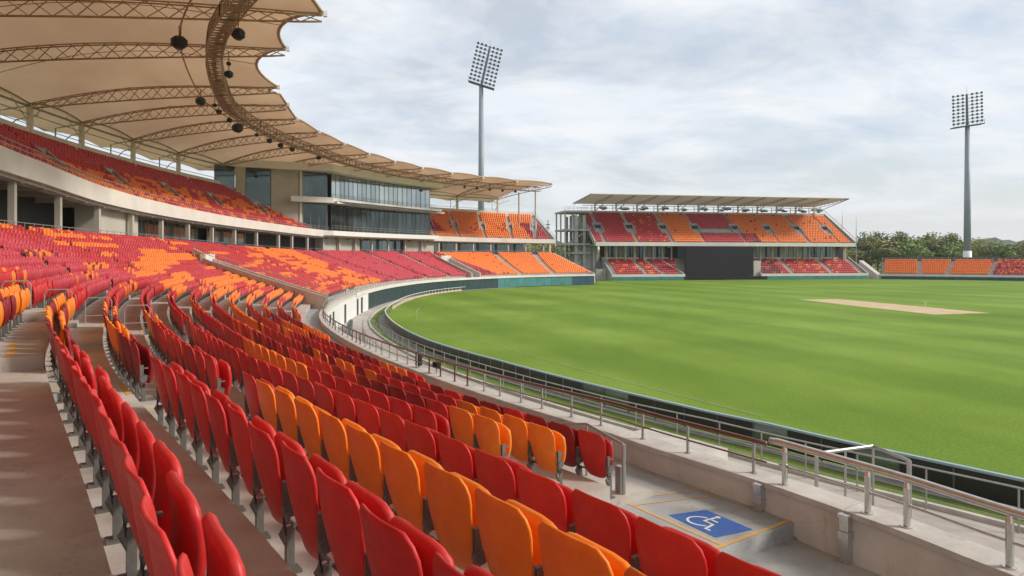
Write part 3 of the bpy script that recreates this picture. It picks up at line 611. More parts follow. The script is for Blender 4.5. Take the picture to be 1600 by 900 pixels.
for c in ('red', 'orange', 'dark_red'):
    for key, mbx in (('backrest', near_b), ('seat_pan', near_p)):
        me = bpy.data.meshes.new(c + '_' + key); me.from_pydata(mbx.v, [], mbx.f); me.materials.append(M[c]); me.polygons.foreach_set('use_smooth', [True] * len(mbx.f)); me.update(); NEARM[c, key] = me
me = bpy.data.meshes.new('seat_bracket'); me.from_pydata(brk.v, [], brk.f); me.materials.append(M['bracket']); me.update(); NEARM['bracket'] = me

def camuv(p):
    if p[1] < .3: return None
    return (p[0] / p[1] * 1100 + 800, 401 + 1100 * (H - p[2]) / p[1])
hs_ = lambda *a: (math.sin(sum(x * y for x, y in zip(a, (12.9898, 78.233, 37.719)))) * 43758.5453) % 1.0
def seat_colour(tier, k, s, j):
    blk = hs_(int(s / 1.25), k, tier * 3) * .75 + hs_(j, k, 2) * .25; one = hs_(j, k * 7, tier)
    if tier == 0:
        if s < 12:
            if k == 1: return 'red' if s < 8.3 else ('dark_red' if one < .3 else 'orange' if s > 10 else 'dark_red')
            if k == 2: return 'red' if (s < 7.9 or one > .9) else 'orange' if s < 9 else 'dark_red' if s < 11 else 'red'
            if k == 3: return 'orange' if s < 7.45 else 'red'
            if k == 4: return 'red'
            if k == 5: return 'dark_red' if s < 5 + one else ('orange' if 10.6 < s else 'red')
            if k == 6: return 'orange' if s < 7.6 else 'dark_red' if one < .6 else 'red'
            if k == 7: return 'red' if s < 6.35 or s > 9.0 else 'orange'
            if k <= 0: return 'red' if s < 8.4 else 'orange'
            return 'dark_red' if one < .6 else 'red'
        if s < 20:
            if k == 5 and s < 16: return 'orange'
            if k >= 6: return 'orange' if 12 < s < 17 and blk > .45 and k % 2 else 'dark_red' if one < .5 else 'red'
            if k >= 4: return 'red' if one > .15 else 'dark_red'
            if k == 3: return 'orange' if s > 17 else 'red'
            return 'dark_red' if 14.5 < s < 16.5 and k > -3 or one < .05 else 'orange'
        run = hs_(int((s + 7 * hs_(k, 3, 1)) / 6.5), k, 8) * .85 + one * .15
        if s < 46:
            if k >= 7: return 'orange' if run > (.42 if s > 24 else .62) else ('red' if one > .25 else 'dark_red')
            if k >= 2: return 'red' if run > (.12 if s < 32 else .34) else 'orange'
            return 'pink' if (run > .13) else ('orange' if run > .06 else 'dark')
        if s < V1((k - 1) * PITCH) - .8:
            p = .22 if k < -5 else (.42 if s < 54 else .60)
            return 'orange' if run < p else ('red' if one > .3 else 'pink')
        if s < 90 - k * .4: return 'orange' if run < .24 else 'red'
        if s < 121 - .42 * k: return 'orange' if run < .28 + .5 * (s > 104 - k * .5) else 'red'
        if s < 165: return 'pink' if one > .05 else 'dark'
        if s < 171: return 'red' if one > .3 else 'dark'
        return 'orange' if one > .02 else 's'
    if tier == 1:
        if k > 8: return 'pink' if s < 150 else 'orange'
        if s < 72: return 'red' if blk > .25 or k > 5 else 'orange'
        if s < 92: return ('orange' if blk < .7 else 'red') if k < 7 else 'red'
        if s < 160: return ('orange' if blk < .6 else 'red') if k > 3 else ('red' if blk > .3 else 'orange')
        if s < 180: return 'red' if k > 2 and s < 177 else 'orange'
        if s > 200: return 'dark' if one < .4 else 'red'
        return 'orange' if one > .04 else 'red'
    return 'orange'
def zon(c): return {'red': 's_red', 'orange': 's_orange', 'pink': 's_pink', 'dark': 's_dark', 'dark_red': 's_dark', 's': 's_red'}[c]

seats = []   # (pos, rot, colour, tier, row, s)
def row_positions(o, s0, s1, pitch):
    ss = np.arange(s0, s1, .1); X = np.interp(ss, SS, QX) + o * np.sin(np.interp(ss, SS, TH)); Y = np.interp(ss, SS, QY) - o * np.cos(np.interp(ss, SS, TH))
    L = np.concatenate([[0], np.cumsum(np.hypot(np.diff(X), np.diff(Y)))]); n = int(L[-1] / pitch)
    pitch = L[-1] / max(n, 1); return [float(np.interp((i + .5) * pitch, L, ss)) for i in range(n)]
for k in range(KMIN, KMAX + 1):
    o = off(k); s0 = row_start(k) + .15
    if k == 4: s0 = -2
    elif k <= 3: s0 = -3
    cuts = []
    if k <= 3: cuts.append((A1(o), .62 if k > 1 else .4 if k == 1 else 1.3))
    if k <= 4: cuts.append((A2(o), .6))
    for a in AIS_FAR: cuts.append((a + (11 - o) * (.42 if a > 60 else .12), .8 if a > 60 else .55))
    cuts.append((V1(o) + .2, 1.6 if o > -1.6 else .6)); cuts.append((V2(o) + .1, 1.9 if o > -2 else .6))
    cuts.sort(); segs = []; a = s0
    for c, hw in cuts:
        if c - hw > a: segs.append((a, c - hw))
        a = max(a, c + hw)
    segs.append((a, S_END - .4))
    for (a, b) in segs:
        for j, s in enumerate(row_positions(o, a, b, .62)):
            if k <= 0 and s < 4.5: continue
            p = P(s, o, floor_z(k, s)); seats.append((p, th(s) - math.pi, seat_colour(0, k, s, j), 0, k, s))
# upper tier
UO, UN, UP_, UR = -10.2, 14, .86, .545
BOXL = lambda o: 138.3 - (-8.8 - o) * .93        # left flank of the glazed block
BOXR = 170.5
def zf(s): return itp(s, [0, 50, 60, 70, 80, 90, 120, 140, 160, 200], [5.9, 5.7, 5.45, 4.9, 4.65, 4.5, 4.2, 3.75, 3.8, 3.6])   # fascia underside above eye
def ufloor(k, s): return H + zf(s) + .55 + k * UR
UAIS = [20, 34, 48, 60, 73, 86, 99, 112, 125, 172.5, 179.5, 187, 194.5, 201]
U_END = 206
for k in range(UN):
    o = UO - k * UP_; cuts = [(a + k * .35, .30 if not 5 <= k <= 6 else .8) for a in UAIS] + [((BOXL(o) + BOXR) / 2, (BOXR - BOXL(o)) / 2 + 1.0)]
    cuts.sort(); segs = []; a = -10
    for c, hw in cuts:
        if c - hw > a: segs.append((a, c - hw))
        a = max(a, c + hw)
    segs.append((a, U_END - .6 - k * .0))
    for (a, b) in segs:
        for j, s in enumerate(row_positions(o, a, b, .62)):
            if s < 25: continue
            p = P(s, o, ufloor(k, s)); seats.append((p, th(s) - math.pi, seat_colour(1, k, s, j), 1, k, s))
# opposite stand and low bank (straight rows)
fa = math.atan2(EE.y, EE.x); la = math.atan2(CE.y, CE.x)
FAIS_UP = [-.5, 9.4, 20.2, 30.5, 43.8, 54.8, 65, 75]
for k in range(8):
    d = .8 + k * .95
    for l in np.arange(2.0, 80, .55):
        if 20.5 + k * .3 < l < 47.5 - k * .3 * 0: continue
        if l > 81.5: continue
        if min(abs(l - (10.6 - k * .2)), abs(l - 15.9 + k * .4), abs(l - 57), abs(l - 70.2)) < .6: continue
        h1 = hs_(int(l / 1.3), k, 9); c = 'orange' if h1 < .22 and (l < 14 or l > 50) else 'red' if h1 < .9 else 'pink'
        if 47.5 < l < 54: c = 'dark' if h1 < .6 else 'orange' if l > 51.5 else 'pink'
        seats.append((FS(float(l), d, 1.5 + k * .55), fa + math.pi, c, 2, k, l))
for k in range(17):
    d = 4.2 + k * .82
    for l in np.arange(-3.0, 79.5, .55):
        m = min(abs(l - a) for a in FAIS_UP); vom = 5 <= k <= 9
        if m < (1.5 if vom else .45): continue
        if 31.5 < l < 43 and 5 <= k <= 7: continue
        c = 'orange'; one = hs_(l, k, 4)
        if l < 9.4: c = 'red' if not (l < 1 or 5 <= k <= 8 and l < 2) else 'pink'
        if l < 20 and l >= 9.4: c = 'red' if one > .08 else 'orange'
        if 31 < l < 43.8: c = 'pink' if k > 7 else 'red'
        if 43.8 <= l < 49 and k < 5: c = 'dark' if one < .5 else 'red'
        if c == 'orange' and one < .02: c = 'dark'
        seats.append((FS(float(l), d, 10.9 + k * .54), fa + math.pi, c, 2, k, l))
for k in range(8):
    d = .9 + k * .9
    for l in np.arange(1.0, 68, .55):
        if min(abs(l - (10.2 - .0 * k)), abs(l - 17 - .3 * k), abs(l - 27.5 - .3 * k), abs(l - 45)) < .55: continue
        c = 'orange' if l < 28 or hs_(l, k, 3) < .3 else ('pink' if hs_(l, k, 5) > .2 else 'dark')
        seats.append((LB(float(l), d, 1.5 + k * .52), la + math.pi, c, 2, k, l))

# the 300 that show largest become things of their own
vis = []
for i, (p, rz, c, t, k, s) in enumerate(seats):
    if t: continue
    q = camuv((p.x, p.y, p.z + .8)); q2 = camuv((p.x, p.y, p.z + .5))
    if q is None: continue
    if -60 < q[0] < 1640 and q[1] < 1010: vis.append((p.y, i))
vis.sort(); top = [i for _, i in vis[:300]]; topset = set(top)
ORD = lambda n: f"{n}{'th' if 10 <= n % 100 <= 20 else {1: 'st', 2: 'nd', 3: 'rd'}.get(n % 10, 'th')}"
ROWN = {-3: 'fourth row above the nearest row', -2: 'third row above the nearest row', -1: 'second row above the nearest row', 0: 'first row above the nearest row', 1: 'row nearest the viewer', 2: 'second row from the viewer', 3: 'third row from the viewer', 4: 'fourth row from the viewer', 5: 'fifth row from the viewer', 6: 'sixth row from the viewer', 7: 'seventh row from the viewer', 8: 'eighth row from the viewer', 9: 'ninth row from the viewer'}
CN_ = {'red': 'bright red', 'orange': 'orange', 'dark_red': 'deep red', 'pink': 'bright red', 'dark': 'deep red'}
groups = {}
for i in top:
    p, rz, c, t, k, s = seats[i]; side = 0 if (k <= 3 and s < A1(off(k))) or k > 3 else (1 if s < A2(off(k)) else 2)
    groups.setdefault((k, side), []).append((s, i))
for (k, side), L in sorted(groups.items()):
    L.sort(reverse=(side == 0 and k <= 3))
    for n, (s, i) in enumerate(L):
        p, rz, c, t, kk, s = seats[i]; cc = {'pink': 'red', 'dark': 'dark_red'}.get(c, c)
        if k <= 3: where = ('this side of' if side == 0 else 'just beyond') + ' the stepped aisle' if side < 2 else 'past the second aisle'
        else: where = "counted from the photo's right end"
        lab = f"{CN_[c]} folding seat, {ORD(n + 1)} {where}, {ROWN.get(k, 'upper row')}"
        root = empty('stadium_seat', p, rz, label=lab, cat='seat', group='folding seats in the near rows')
        root.rotation_euler = (0, 0, rz + random.uniform(-.02, .02))
        for key in ('backrest', 'seat_pan'):
            o = bpy.data.objects.new(key, NEARM[cc, key]); COL.objects.link(o); o.parent = root
            if key == 'seat_pan': o.location = (0, random.uniform(-.012, .018), random.uniform(-.012, .006)); o.rotation_euler = (random.uniform(-.05, .03), 0, random.uniform(-.015, .015))
            else: o.rotation_euler = (random.uniform(-.018, .018), random.uniform(-.006, .006), 0)
        o = bpy.data.objects.new('bracket', NEARM['bracket']); COL.objects.link(o); o.parent = root
        if n == (0 if side else len(L) - 1) or n == 0:
            o = bpy.data.objects.new('bracket', NEARM['bracket']); COL.objects.link(o); o.parent = root; o.location = (-.61, 0, 0)
# all other seats: one mesh, three levels of detail
def lod(nb, npn, br):
    b, p = seat_meshes(nb, npn); V = list(b.v); F = list(b.f); mi = [0] * len(b.f)
    n = len(V); V += p.v; F += [tuple(n + q for q in f) for f in p.f]; mi += [0] * len(p.f)
    if br:
        m = MB(); m.box((.305, .12, .46), (.03, .06, .2)); m.box((.305, .11, .18), (.05, .05, .36))
        n = len(V); V += m.v; F += [tuple(n + q for q in f) for f in m.f]; mi += [1] * len(m.f)
    return np.array(V), F, mi
def lodbox(two=True):
    m = MB(); m.add([(-.24, .02, .32), (.24, .02, .32), (.275, 0, .86), (-.275, 0, .86), (-.24, .09, .32), (.24, .09, .32), (.25, .05, .87), (-.25, .05, .87)], [(0, 1, 2, 3), (5, 4, 7, 6), (3, 2, 6, 7), (1, 5, 6, 2), (4, 0, 3, 7)])
    m.add([(-.2, .15, .38), (.2, .15, .38), (.2, .22, .76), (-.2, .22, .76), (-.2, .22, .38), (.2, .22, .38), (.2, .28, .74), (-.2, .28, .74)], [(0, 1, 2, 3), (5, 4, 7, 6), (3, 2, 6, 7), (1, 5, 6, 2), (4, 0, 3, 7)])
    if two: m.box((.30, .1, .28), (.04, .08, .5))
    return np.array(m.v), m.f, [0] * 10 + [1] * (len(m.f) - 10)
LODS = [lod((6, 5), (4, 4), True), lod((4, 3), (2, 3), True), lodbox(True), lodbox(False)]
cols = ['s_red', 's_orange', 's_pink', 's_dark']; mats = [M[c] for c in cols] + [M['bracket']]
tmpl = {}
for li, (V, F, mi) in enumerate(LODS):
    lt = np.array([len(f) for f in F]); lv = np.concatenate([np.array(f) for f in F]); tmpl[li] = (V, lt, lv, np.array(mi))
allV, allL, allT, allM = [], [], [], []; base = 0
for i, (p, rz, c, t, k, s) in enumerate(seats):
    if i in topset: continue
    d = p.length
    li = 0 if d < 22 else 1 if d < 45 else 2 if d < 95 else 3
    V, lt, lv, mi = tmpl[li]; ca, sa = math.cos(rz), math.sin(rz); sc = 1.0 + random.uniform(-.03, .03)
    X = V * [1, 1, sc]; W = np.stack([X[:, 0] * ca - X[:, 1] * sa + p.x, X[:, 0] * sa + X[:, 1] * ca + p.y, X[:, 2] + p.z], 1)
    allV.append(W); allL.append(lv + base); allT.append(lt); ci = cols.index(zon(c)); allM.append(np.where(mi == 1, 4, ci)); base += len(V)
aV = np.concatenate(allV); aL = np.concatenate(allL); aT = np.concatenate(allT); aM = np.concatenate(allM)
me = bpy.data.meshes.new('stadium_seats'); me.vertices.add(len(aV)); me.vertices.foreach_set('co', aV.ravel()); me.loops.add(len(aL)); me.loops.foreach_set('vertex_index', aL.astype(np.int32))
me.polygons.add(len(aT)); me.polygons.foreach_set('loop_start', np.concatenate([[0], np.cumsum(aT)[:-1]]).astype(np.int32)); me.polygons.foreach_set('loop_total', aT.astype(np.int32)); me.polygons.foreach_set('material_index', aM.astype(np.int32))
for m in mats: me.materials.append(m)
me.update(calc_edges=True); me.validate()
ob = bpy.data.objects.new('stadium_seats', me); COL.objects.link(ob); tag(ob, 'thousands of red and orange folding seats filling the farther tiers', 'seats', kind='stuff')
print('seats', len(seats), 'faces', len(aT))

# ---------------------------------------------------------------- concourse behind the lower bank, upper tier
FO = -9.0
ub = lambda s: H - 1.77 + RISE + 8 * uprise(s)
mb = MB(); sweep(mb, rect(-13.5, -8.4, lambda s: ub(s) - .4, lambda s: ub(s) + .25), -14, S_END, 2); mb.build('concourse_floor', M['riser'], GS)
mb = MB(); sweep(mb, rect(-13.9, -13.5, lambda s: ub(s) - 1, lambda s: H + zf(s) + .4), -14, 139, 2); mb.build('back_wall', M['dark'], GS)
mb = MB(); sweep(mb, rect(-13.9, -13.5, lambda s: ub(s) - 1, lambda s: H + zf(s) + .4), 139, 183, 2); mb.build('back_wall', M['backwall'], GS)
# beige wall blocks and glazed fronts between the concourse columns
for (a, b, mt) in ((51, 54.5, 'backwall'), (73, 82, 'backwall'), (139, 150, 'backwall'), (164, 172, 'backwall')):
    mb = MB(); sweep(mb, rect(-12.4, -10.4, lambda s: ub(s) + .25, lambda s: H + zf(s) + .02), a, b, 1); mb.build('concourse_wall', M[mt], GS)
def glazing(s0, s1, o, z0, z1, step, mt, frame='galv', parent=GS):
    n = max(1, round((s1 - s0) / step)); st = (s1 - s0) / n
    wd = MB()
    for i in range(n + 1):
        s = s0 + i * st; q = P(s, o, 0); wd.box((q.x, q.y, (z0(s) + z1(s)) / 2), (.10, .12, z1(s) - z0(s)), th(s))
    sweep(wd, rect(o - .05, o + .05, lambda s: z1(s) - .1, z1), s0, s1, 2); sweep(wd, rect(o - .05, o + .05, z0, lambda s: z0(s) + .1), s0, s1, 2)
    fr = wd.build('window_frame', M[frame], parent)
    for i in range(n):
        a, b = s0 + i * st + .05, s0 + (i + 1) * st - .05; mb = MB()
        sweep(mb, rect(o - .02, o + .02, lambda s: z0(s) + .1, lambda s: z1(s) - .1), a, b, 2); mb.build('pane', M[mt], fr)
    return fr
lo = lambda s: ub(s) + .26; hi = lambda s: H + zf(s) - .05
glazing(28, 50.5, -12.0, lo, hi, 1.8, 'glass'); glazing(86, 103, -12.6, lo, hi, 1.7, 'glass2'); glazing(106, 118, -12.6, lo, hi, 2.2, 'glass')
glazing(150, 164, -11.4, lo, hi, 1.5, 'glass'); glazing(173, 199, -12.6, lo, hi, 2.2, 'glass2')
for s in list(np.arange(20, 128, 7.4)) + list(np.arange(128, 205, 5.0)):
    s = float(s); q = P(s, -9.9, 0); z0, z1 = ub(s), H + zf(s) + .1; MB().box((q.x, q.y, (z0 + z1) / 2), (.42, .42, z1 - z0), th(s)).build('concourse_column', M['backwall'], GS)
# blue parapets and concourse railing
for a, b in ((88, 116), (175, 203)):
    mb = MB(); sweep(mb, rect(-8.62, -8.42, lambda s: ub(s) + .1, lambda s: ub(s) + 1.0), a, b, 2); mb.build('parapet', M['navy'], GS)
mb = MB()
for zz in (.65, 1.15): mb.tube([P(s, -8.75, ub(s) + zz) for s in rng_s(20, 204, 1.5)], .035, 4)
for s in np.arange(20, 204, 1.5): mb.tube([P(float(s), -8.75, ub(float(s)) + .2), P(float(s), -8.75, ub(float(s)) + 1.15)], .025, 4)
mb.build('concourse_rail', M['galv'], GS)
# fascia and soffit beams
fh = lambda s: itp(s, [0, 60, 120, 200], [1.7, 1.55, 1.25, 1.1])
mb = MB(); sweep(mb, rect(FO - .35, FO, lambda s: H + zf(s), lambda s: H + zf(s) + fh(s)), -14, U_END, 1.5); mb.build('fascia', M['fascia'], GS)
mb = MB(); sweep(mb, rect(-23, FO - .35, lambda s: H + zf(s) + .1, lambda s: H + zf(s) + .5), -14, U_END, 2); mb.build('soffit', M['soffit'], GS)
for s in np.arange(24, 204, 3.7):
    s = float(s); mb = MB(); a, b = P(s, -9.4, 0), P(s, -13.4, 0); c = (a + b) / 2; mb.box((c.x, c.y, H + zf(s) - .12), (.3, 4.0, .44), th(s)); mb.build('soffit_beam', M['soffit'], GS)
# railing on the fascia
mb = MB(); fr_ = lambda s: H + zf(s) + fh(s)
for zz in (.35, .7): mb.tube([P(s, FO - .15, fr_(s) + zz) for s in rng_s(20, U_END, 1.5)], .03, 4)
for s in np.arange(20, U_END, 1.1): s = float(s); mb.tube([P(s, FO - .15, fr_(s)), P(s, FO - .15, fr_(s) + .7)], .022, 4)
mb.build('fascia_rail', M['galv'], GS)
# upper terrace
for k in range(-1, UN):
    o = UO - k * UP_
    for (a, b) in ((-14, BOXL(o) + .5), (BOXR - .5, U_END)):
        mb = MB(); zl = (lambda s: ufloor(k, s)) if k >= 0 else (lambda s: H + zf(s) + .55)
        o1 = o + .68 if k >= 0 else FO - .36
        sweep(mb, lambda s: [(o - .2, zl(s)), (o1, zl(s)), (o1, zl(s) - .8), (o - .2, zl(s) - .8)], a, b, 2); mb.build('terrace_step', M['riser'], GS)
UB = UO - UN * UP_      # back of upper tier
uz = lambda s: ufloor(UN, s)
for a, b in ((-14, BOXL(UB) + 1), (BOXR, U_END)):
    mb = MB(); sweep(mb, rect(UB - .5, UB + .25, lambda s: H + zf(s), lambda s: uz(s) + 1.0), a, b, 2); mb.build('rear_parapet', M['fascia'], GS)
# upper vomitories: pairs of sloping cheek walls round a near-black block standing for the shaded mouth
for a in UAIS:
    if 126 < a < 172: continue
    for sg_ in (-1, 1):
        mb = MB(); V = []
        for k in (4.6, 7.6):
            o = UO - k * UP_; s = a + k * .35 + sg_ * .85; z = H + zf(s) + .55 + k * UR
            for t_ in (-.1, .1):
                q = P(s + t_, o, 0); V += [(q.x, q.y, z - .8), (q.x, q.y, z + (.75 if k < 5 else 1.15))]
        mb.add(V, [(0, 1, 5, 4), (2, 6, 7, 3), (1, 3, 7, 5), (0, 2, 3, 1), (4, 5, 7, 6)]); mb.build('vomitory_wall', M['riser'], GS)
    o = UO - 7.5 * UP_; s = a + 7.5 * .35; q = P(s, o, 0); z = ufloor(7.5, s)
    mb = MB(); mb.box((q.x, q.y, z + .1), (1.7, .25, 1.9), th(s)); mb.build('vomitory_lintel', M['riser'], GS)
    q = P(s, o + .16, 0); MB().box((q.x, q.y, z - .75), (1.2, .1, 1.5), th(s)).build('vomitory_mouth_shade', M['dark'], GS)
# sloping end wall of the upper tier
mb = MB(); V = []
for k in (-1.2, UN + .4):
    o = UO - k * UP_ if k > 0 else FO - .4; z = ufloor(max(k, 0), U_END)
    for t_ in (0, .35): q = P(U_END + t_, o, 0); V += [(q.x, q.y, z - 1.4), (q.x, q.y, z + .45)]
mb.add(V, [(0, 1, 5, 4), (2, 6, 7, 3), (1, 3, 7, 5), (0, 2, 3, 1), (4, 5, 7, 6)]); mb.build('end_wall', M['riser'], GS)
mb = MB(); pts = [P(U_END + .1, FO - .4, ufloor(0, U_END) + 1.3), P(U_END + .1, UB, ufloor(UN, U_END) + 1.3)]
mb.tube(pts, .04, 4)
for i in range(11): q = pts[0].lerp(pts[1], i / 10); mb.tube([q, q - Vector((0, 0, .85))], .03, 4)
mb.build('end_rail', M['galv'], GS)
for s in (204.6,):
    q = P(s, -9.6, 0); MB().box((q.x, q.y, H + .9), (.6, .6, 6.0), th(s)).build('concourse_column', M['backwall'], GS)

# ---------------------------------------------------------------- glazed media block
BX = empty('media_block', (0, 0, 0), label='two-storey glazed media block built into the upper tier', cat='building')
def blk(mb, ofront, sl, sr, oback, z0, z1):
    pts = [P(s, ofront, 0) for s in rng_s(sl(ofront), sr, 2)] + [P(sr, oback, 0), P(sl(oback), oback, 0)]
    n = len(pts); zz0 = z0 if callable(z0) else (lambda s: z0); 
    mb.prism([(p.x, p.y) for p in pts][::-1], z0, z1)
LS = BOXL
mb = MB(); blk(mb, -6.6, lambda o: 136.2 - (-6.6 - o) * .62, 171.5, -23, H + 16.0, H + 17.35); mb.build('roof_slab', M['white'], BX)
mb = MB(); blk(mb, -6.9, lambda o: 136.9 - (-6.9 - o) * .93 * (1 if o > -13 else .55), 171.3, -12.4, H + 10.15, H + 11.15); mb.build('floor_slab', M['white'], BX)
mb = MB(); blk(mb, -6.3, lambda o: 137.2, 171.6, -6.9, H + 10.05, H + 10.5); mb.build('slab_lip', M['fascia'], BX)
mb = MB(); blk(mb, -7.6, lambda o: 138.0 - (-7.6 - o) * .93, 171.0, -12, H + 4.05, H + 4.95); mb.build('balcony_slab', M['white'], BX)
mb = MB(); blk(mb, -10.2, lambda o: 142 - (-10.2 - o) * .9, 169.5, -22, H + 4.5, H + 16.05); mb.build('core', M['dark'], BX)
c1 = lambda z: (lambda s: z)
glazing(139.2, 169.5, -8.9, c1(H + 4.96), c1(H + 10.14), 1.38, 'dark_glass', 'lamp', BX); glazing(139.2, 169.5, -8.9, c1(H + 11.16), c1(H + 15.99), 1.38, 'bright_glass', 'lamp', BX)
def flank(o0, o1, z0, z1, name, mt, t=.25, parent=BX, sh=0):
    a0, a1 = P(LS(o0) + sh, o0, 0), P(LS(o1) + sh, o1, 0); d = (a1 - a0).normalized(); n_ = Vector((-d.y, d.x, 0)) * t
    mb = MB(); mb.prism([a0, a1, a1 + n_, a0 + n_], z0, z1); return mb.build(name, M[mt], parent)
flank(-12.8, -16.2, H + 4, H + 15.99, 'side_wall', 'backwall'); flank(-16.3, -19.2, H + 9.5, H + 15.99, 'side_glazing', 'dark_glass'); flank(-19.3, -20.4, H + 9.5, H + 15.99, 'side_pier', 'backwall', .35); flank(-20.5, -22.8, H + 9.5, H + 15.99, 'side_glazing', 'dark_glass'); flank(-16.3, -22.8, H + 4, H + 9.4, 'side_wall', 'backwall', .22)
flank(-12.35, -12.7, H + 4, H + 15.99, 'corner_pier', 'fascia', .4)
fg = flank(-9.1, -12.3, H + 4.96, H + 10.14, 'side_glazing', 'dark_glass', .06); flank(-9.1, -12.3, H + 11.16, H + 15.99, 'side_glazing', 'dark_glass', .06)
for o in (-9.05, -10.1, -11.2, -12.2, -17.6, -19.2, -20.8):
    z0 = H + 4.96 if o > -13 else H + 9.5
    q = P(LS(o) - .05, o, 0); MB().box((q.x, q.y, (z0 + H + 15.3) / 2), (.12, .12, H + 15.3 - z0), th(139)).build('mullion', M['galv'], BX)
mb = MB()
for z in (H + 5.5, H + 5.95, H + 11.7, H + 12.15):
    mb.tube([P(s, -7.9, z) for s in rng_s(138.2, 170.5, 2)], .03, 4)
for s in np.arange(138.2, 170.5, 1.4):
    for z in (H + 4.95, H + 11.15): mb.tube([P(float(s), -7.9, z), P(float(s), -7.9, z + 1.0)], .025, 4)
mb.build('balcony_rail', M['galv'], BX)
# stair rail down the slope beside the block
mb = MB(); pts = [P(LS(o) - 1.4, o, ufloor((UO - o) / UP_, 130) + .95) for o in np.arange(-9.6, -22.4, -.9)]
mb.tube(pts, .035, 4)
for p_ in pts: mb.tube([p_, p_ - Vector((0, 0, .95))], .028, 4)
mb.build('stair_rail', M['galv'], BX)

# ---------------------------------------------------------------- fabric canopy
TT = [-12, -1, 10, 21, 32, 43, 54.5, 65, 80, 89, 97.5, 107.5, 118.5, 130, 141, 152, 163, 174, 185.5, 197]
shift = lambda s: itp(s, [0, 54, 80, 89, 98, 108, 119, 141, 163, 197], [2, 3, 3.5, 4, 7, 8, 8, 6, 3, 0])
tipo = lambda s: itp(s, [43, 54, 65, 80, 90, 98, 108, 119, 140, 197], [12, 11.2, 7.6, 4.4, 3.4, 2.4, 2.8, 3.4, 3.6, 3.6])
ROOT_O = -22.2
ztip, zroot = H + 18.0, H + 16.4
def CPt(s, v, dz=0.0, pull=0.0):
    """s: tip coordinate, v: 0 root .. 1 tip"""
    o = ROOT_O + (tipo(s) - pull - ROOT_O) * v; sr = s + shift(s) * (1 - v)
    z = zroot + (ztip - zroot) * v + 1.1 * math.sin(math.pi * min(1, v * 1.02)) * (1 - v * .35)
    return P(sr, o, z + dz)
CN2 = empty('fabric_canopy', (0, 0, 0), label='tan fabric canopy on curved trusses over the grandstand', cat='canopy')
for a, b in zip(TT[:-1], TT[1:]):
    mb = MB(); nu, nv = 10, 12; V = []
    for i in range(nu + 1):
        u = i / nu; s = a + (b - a) * u; arch = 4 * u * (1 - u); sc_ = (b - a) / 11
        for j in range(nv + 1):
            v = j / nv; V.append(CPt(s, v, .12 + 1.5 * arch * math.sin(math.pi * (.12 + .8 * v)) , pull=(1.5 if s < 85 else .35) * sc_ * arch * v))
    F = [(i * (nv + 1) + j, (i + 1) * (nv + 1) + j, (i + 1) * (nv + 1) + j + 1, i * (nv + 1) + j + 1) for i in range(nu) for j in range(nv)]
    mb.add(V, F); pn = mb.build('canopy_panel', M['canopy'], CN2, smooth=True)
    eb = MB(); eb.tube([V[i * (nv + 1) + nv] for i in range(nu + 1)], .13, 6); eb.build('edge_cable', M['truss'], pn, smooth=True)
    rf = MB(); V2_ = []
    for i in range(nu + 1):
        q = V[i * (nv + 1)]; s_ = a + (b - a) * i / nu; n_ = P(s_ + shift(s_), ROOT_O - 4.4, 0); V2_ += [q - Vector((0, 0, .04)), Vector((n_.x, n_.y, q.z - 1.25))]
    rf.add(V2_, [(2 * i, 2 * i + 2, 2 * i + 3, 2 * i + 1) for i in range(nu)]); rf.build('rear_flap', M['canopy'], pn)
    eb = MB(); eb.tube([Vector(V[i * (nv + 1)]) for i in range(nu + 1)], .10, 6); eb.build('back_cable', M['truss'], pn)
    sm = MB(); sm.tube([Vector(V[(nu // 2) * (nv + 1) + j]) - Vector((0, 0, .05)) for j in range(nv + 1)], .035, 4); sm.build('seam', M['truss'], pn)
